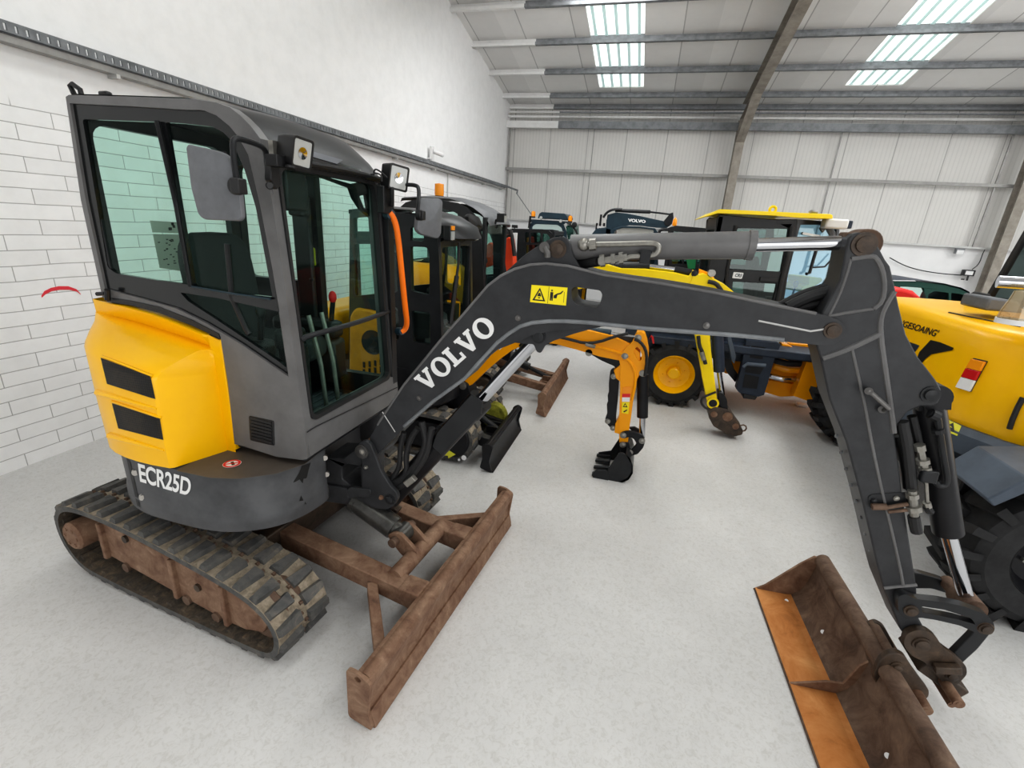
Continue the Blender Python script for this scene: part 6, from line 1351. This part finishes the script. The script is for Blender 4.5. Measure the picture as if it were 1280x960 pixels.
# hood: plan follows the rounded tail; rings from bottom to top
tail = [(4.2,3.16),(3.2,3.16),(2.7,3.18),(2.38,3.22),(2.28,3.26),(2.22,3.32),(2.20,3.37),(2.155,3.44),(2.12,3.50),(2.085,3.58),(2.07,3.75),(2.06,3.95),(2.06,4.4),(2.06,4.9),(2.08,5.25),(2.2,5.5),(2.6,5.6),(4.2,5.6)]
def tring(z, k, dz=0):
    out = []
    for i, (x, y) in enumerate(tail):
        cx, cyy = max(x, 2.9), 4.35
        out.append(Vector((x+(cx-x)*k, y+(cyy-y)*k, z - dz*max(0, (x-2.06))*.0)))
    return out
bm = B(); grid(bm, [tring(.93,.02), tring(1.0,.0), tring(1.2,.0), tring(1.40,.012), tring(1.49,.03), tring(1.535,.055), tring(1.56,.10), tring(1.575,.2), tring(1.59,.5), tring(1.595,.98)])
hd = ob('engine_hood', bm, 'yellow', T, smooth=45); hv = bvh_of(hd)
bm = B(); cast_text(bm, hv, "'GESOAING'", [(1127,408),(1172,422),(1175.5,413),(1130.5,400.5)], .004, bold=.015, shear=.2); ob('lettering', bm, 'sign_black', hd, smooth=0)
def cast_poly(bm, bv, pts, off):
    P_ = [cast(bv, *p, off) for p in pts]
    if None in P_: print('miss', pts); return
    c = sum(P_, Vector())/len(P_); v = [bm.verts.new(p) for p in P_]; bm.faces.new(v)
bm = B(); cast_poly(bm, hv, [(1146,450),(1150,440),(1164,425),(1176,428),(1193,435),(1191,438),(1178,440.5),(1165,443),(1158,448),(1152,455)], .004); ob('black_flash', bm, 'sign_black', hd, smooth=0)
bm = B(); cast_poly(bm, hv, [(1130,425),(1150,432),(1145,439),(1138,445)], .003); ob('navy_flash', bm, 'navy', hd, smooth=0)
lp = [(1197.5,484.5),(1214.5,490),(1235.5,451.5),(1218.5,447.5)]
bm = B(); c4 = [cast(hv, *p, .0) for p in lp]; n_ = (c4[1]-c4[0]).cross(c4[3]-c4[0]).normalized(); n_ = n_ if n_.dot(CAM-c4[0]) > 0 else -n_
def slab_cast(q0, q1, th, mat, nm, par):
    bm = B(); a, b_, c, d = c4
    L0, L1, R0, R1 = a.lerp(d,q0), a.lerp(d,q1), b_.lerp(c,q0), b_.lerp(c,q1); v = [bm.verts.new(p+n_*t) for t in (0,th) for p in (L0,R0,R1,L1)]
    for f in ((3,2,1,0),(4,5,6,7),(0,1,5,4),(1,2,6,5),(2,3,7,6),(3,0,4,7)): bm.faces.new([v[i] for i in f])
    return ob(nm, bm, mat, par, .003)
tl = slab_cast(0,1,.012,'black_plastic','tail_lamp',hd); slab_cast(.01,.36,.022,'sign_white','white_lens',tl); slab_cast(.37,.66,.024,'red_lens','red_lens',tl); slab_cast(.67,.97,.024,'amber','amber_lens',tl)
bm = B(); tube(bm, [cast(hv, px, py, .002) for px, py in ((1186,391),(1215,397),(1245,403),(1275,409)) if cast(hv, px, py, .002)], .006, 6); ob('hood_seam', bm, 'black_rubber', hd)
bm = B(); tube(bm, [cast(hv, px, py, .004) for px, py in ((1279,497),(1272,510),(1266,524),(1262,536)) if cast(hv, px, py, .004)], .014, 8); ob('hood_strap', bm, 'black_rubber', hd)
bm = B(); 
def ch(z, k): return [Vector((x+(max(x,2.9)-x)*k-.02, y+(4.35-y)*k-(.03 if y < 4 else -.03), z)) for x, y in tail]
rings(bm, [ch(.70,.08), ch(.72,.0), ch(.78,-.03), ch(.90,-.02), ch(.935,.02)]); cw = ob('counterweight', bm, 'slate_blue', T, smooth=30)
wb = bvh_of(cw); bm = B(); 
cast_quad(bm, wb, [(1176,536),(1197,545),(1202,533),(1180,523)], 3, 2, .004); ws_ = ob('warning_sign', bm, 'lime', cw, smooth=0)
bm = B(); cast_poly(bm, wb, [(1181,534),(1194,539.5),(1192,529)], .006); ob('pictogram', bm, 'sign_black', ws_, smooth=0)
bm = B(); box(bm, (3.3,4.35,.52), (2.0,1.2,.36)); cyl(bm, (2.36,3.1,.44), (2.36,5.3,.44), .16, 20); ob('axle_and_frame', bm, 'black_paint', T, .01)
# mudguard above the tyre
bm = B(); mg = [(1.86,.80),(1.98,.95),(2.25,1.0),(2.75,.98),(2.75,.93),(2.27,.95),(2.03,.90),(1.90,.765)]
prism(bm, PY(2.72), [mg], -.40, 0, px=False); ob('mudguard', bm, 'slate_blue', T, .008)
bm = B(); box(bm, (2.02,3.35,.66), (.10,.5,.2)); ob('tow_block', bm, 'black_paint', T, .01)
# cab, exhaust and beacon above the hood
cp = W(1229,391,y=4.4); bm = B()
P = PY(4.95); ol = P.loop([(1225,392),(1280,298),(1318,232)])+[(P.uv(1318,232)[0]+1.2,P.uv(1318,232)[1]),(P.uv(1225,392)[0]+1.3,P.uv(1225,392)[1])]
a0, z0_ = ol[0]; a1_, z1_ = ol[1]
win = P.loop([(1244,372),(1312,254)])+[(a1_+1.0,P.uv(1312,254)[1]),(a0+1.15,z0_+.12)]
prism(bm, PY(4.15), [ol, win], -.06, 0, px=False); c9 = ob('cab_frame', bm, 'black_satin', T, .008)
bm = B(); sheet(bm, PY(4.15), win, -.03); ob('side_pane', bm, 'glass_black', c9, smooth=0)
bm = B(); sheet(bm, PY(4.93), win, -.03); ob('side_pane', bm, 'glass_black', c9, smooth=0); bm = B(); box(bm, ((ol[0][0]+ol[-1][0])/2+.25,4.5,1.55), (.9,.7,.5)); box(bm, ((ol[0][0]+ol[-1][0])/2+.35,4.5,2.0), (.2,.5,.7)); ob('operator_seat', bm, 'seat_fabric', c9, .05); bm = B(); prism(bm, P, [ol, win], -.06, 0, px=False); f9 = ob('far_side_frame', bm, 'black_satin', c9, .008)
bm = B(); prism(bm, PY(3.95), [[(1231,388),(1238,372),(1275,377),(1280,392)]], -.3, 0); ob('grey_hood_panel', bm, 'mirror_grey', T, .015)
bm = B(); prism(bm, PY(4.6), [[(1222,390),(1229,372),(1238,367),(1240,371),(1232,392)]], -.2, 0); ob('mirror_bracket', bm, 'black_plastic', c9, .01)
a, b_ = W(1247,352,y=3.55), W(1300,355,y=3.5); bm = B(); lathe(bm, a, b_-a, [(.026,.0),(.036,.0),(.036,.5),(.030,.5),(.028,.02),(0,.06)], 20); ex = ob('exhaust_pipe', bm, 'chrome', T)
bm = B(); lathe(bm, a+(b_-a).normalized()*.015, b_-a, [(0,0),(.028,0)], 16, cap=False); ob('pipe_opening', bm, 'sign_black', ex, smooth=0)
bm = B(); p = b_+(b_-a).normalized()*.25; tube(bm, [p-Vector((.12,0,0)), p-Vector((.05,0,.05)), Vector((p.x,p.y,1.5))], .036, 12, smooth=1); ob('exhaust_stack', bm, 'chrome', ex)
bm = B(); p = W(1268,401,y=3.45); lathe(bm, p-Z*.02, Z, [(.0,0),(.085,0),(.085,.03)], 18); o = ob('beacon_base', bm, 'sign_white', T); bm = B(); lathe(bm, p+Z*.01, Z, [(.08,0),(.075,.05),(.06,.10),(.05,.16),(0,.17)], 18); ob('beacon_lens', bm, 'beacon_clear', o, smooth=40)
# ---------------- 10: car-like green-glazed machine and a red one by the back wall
T = thing('utility_vehicle', 'low vehicle with dark curved roof and green windows by the white back wall', 'vehicle', (4.6,9.3,0))
P10 = PY(9.0)
ol = P10.loop([(1090,420),(1100,354),(1110,351.5),(1150,352),(1180,356),(1200,361),(1210,366),(1216,378),(1219,390),(1222,420)])
ws = [P10.loop(rpoly(w, 2)) for w in ([(1160,368),(1168,364),(1186,366),(1186,384),(1160,384)],[(1189,366),(1204,368),(1210,374),(1213,386),(1189,385)],[(1125,358),(1155,360),(1156,384),(1125,384)])]
bm = B(); prism(bm, P10, [ol]+ws, -.05, 0, px=False); c10 = ob('body_side', bm, 'green_dark', T, .02)
for w in ws: bm = B(); sheet(bm, P10, w, -.02); ob('side_window', bm, 'glass_green', c10, smooth=0)
bm = B(); L_ = [P10.uv(*p) for p in ((1100,354),(1110,351.5),(1150,352),(1180,356),(1200,361),(1210,366),(1216,378),(1219,390))]
grid(bm, [[Vector((a, y, z+.02)) for a, z in L_] for y in (8.98, 9.4, 10.0, 10.5)]); ob('roof_skin', bm, 'navy', c10, smooth=60)
bm = B(); box(bm, (4.2,9.75,.75), (2.1,1.4,.9)); ob('lower_body', bm, 'green_dark', T, .06)
for x in (3.5, 4.9): wheel(T, (x,8.96,.34), .34, .22, 'black_paint', lugs=16, cleat=.015)
T = thing('red_machine_hood', 'red rounded machine hood showing above the yellow loader tail', 'machine', (3.4,7.6,0))
bm = B(); P11 = PY(7.4); rd = [(1085,420),(1098,366),(1112,359.5),(1128,360),(1143,364),(1151,371),(1157,378),(1168,384),(1172,420)]
prism(bm, P11, [rd], -.7, 0); rh = ob('hood', bm, 'red', T, .05, seg=4)
bm = B(); prism(bm, P11, [rpoly([(1150,370),(1153,364),(1156,370),(1154,376),(1151,376)], 1)], .0, .03); ob('hood_latch', bm, 'black_plastic', rh)
bm = B(); box(bm, (3.35,7.9,.5), (1.2,.8,.6)); ob('frame', bm, 'black_paint', T, .03)
for x in (2.9, 3.9): wheel(T, (x,7.38,.32), .32, .22, 'black_paint', lugs=14, cleat=.02)
# ---------------- small white block on the floor between the rear machines
bm = B(); box(bm, W(1002,506,z=.02), (.12,.10,.04)); tag(ob('white_block', bm, 'sign_white', bevel=.01), 'small white block lying on the floor under the orange axle guard', 'block')
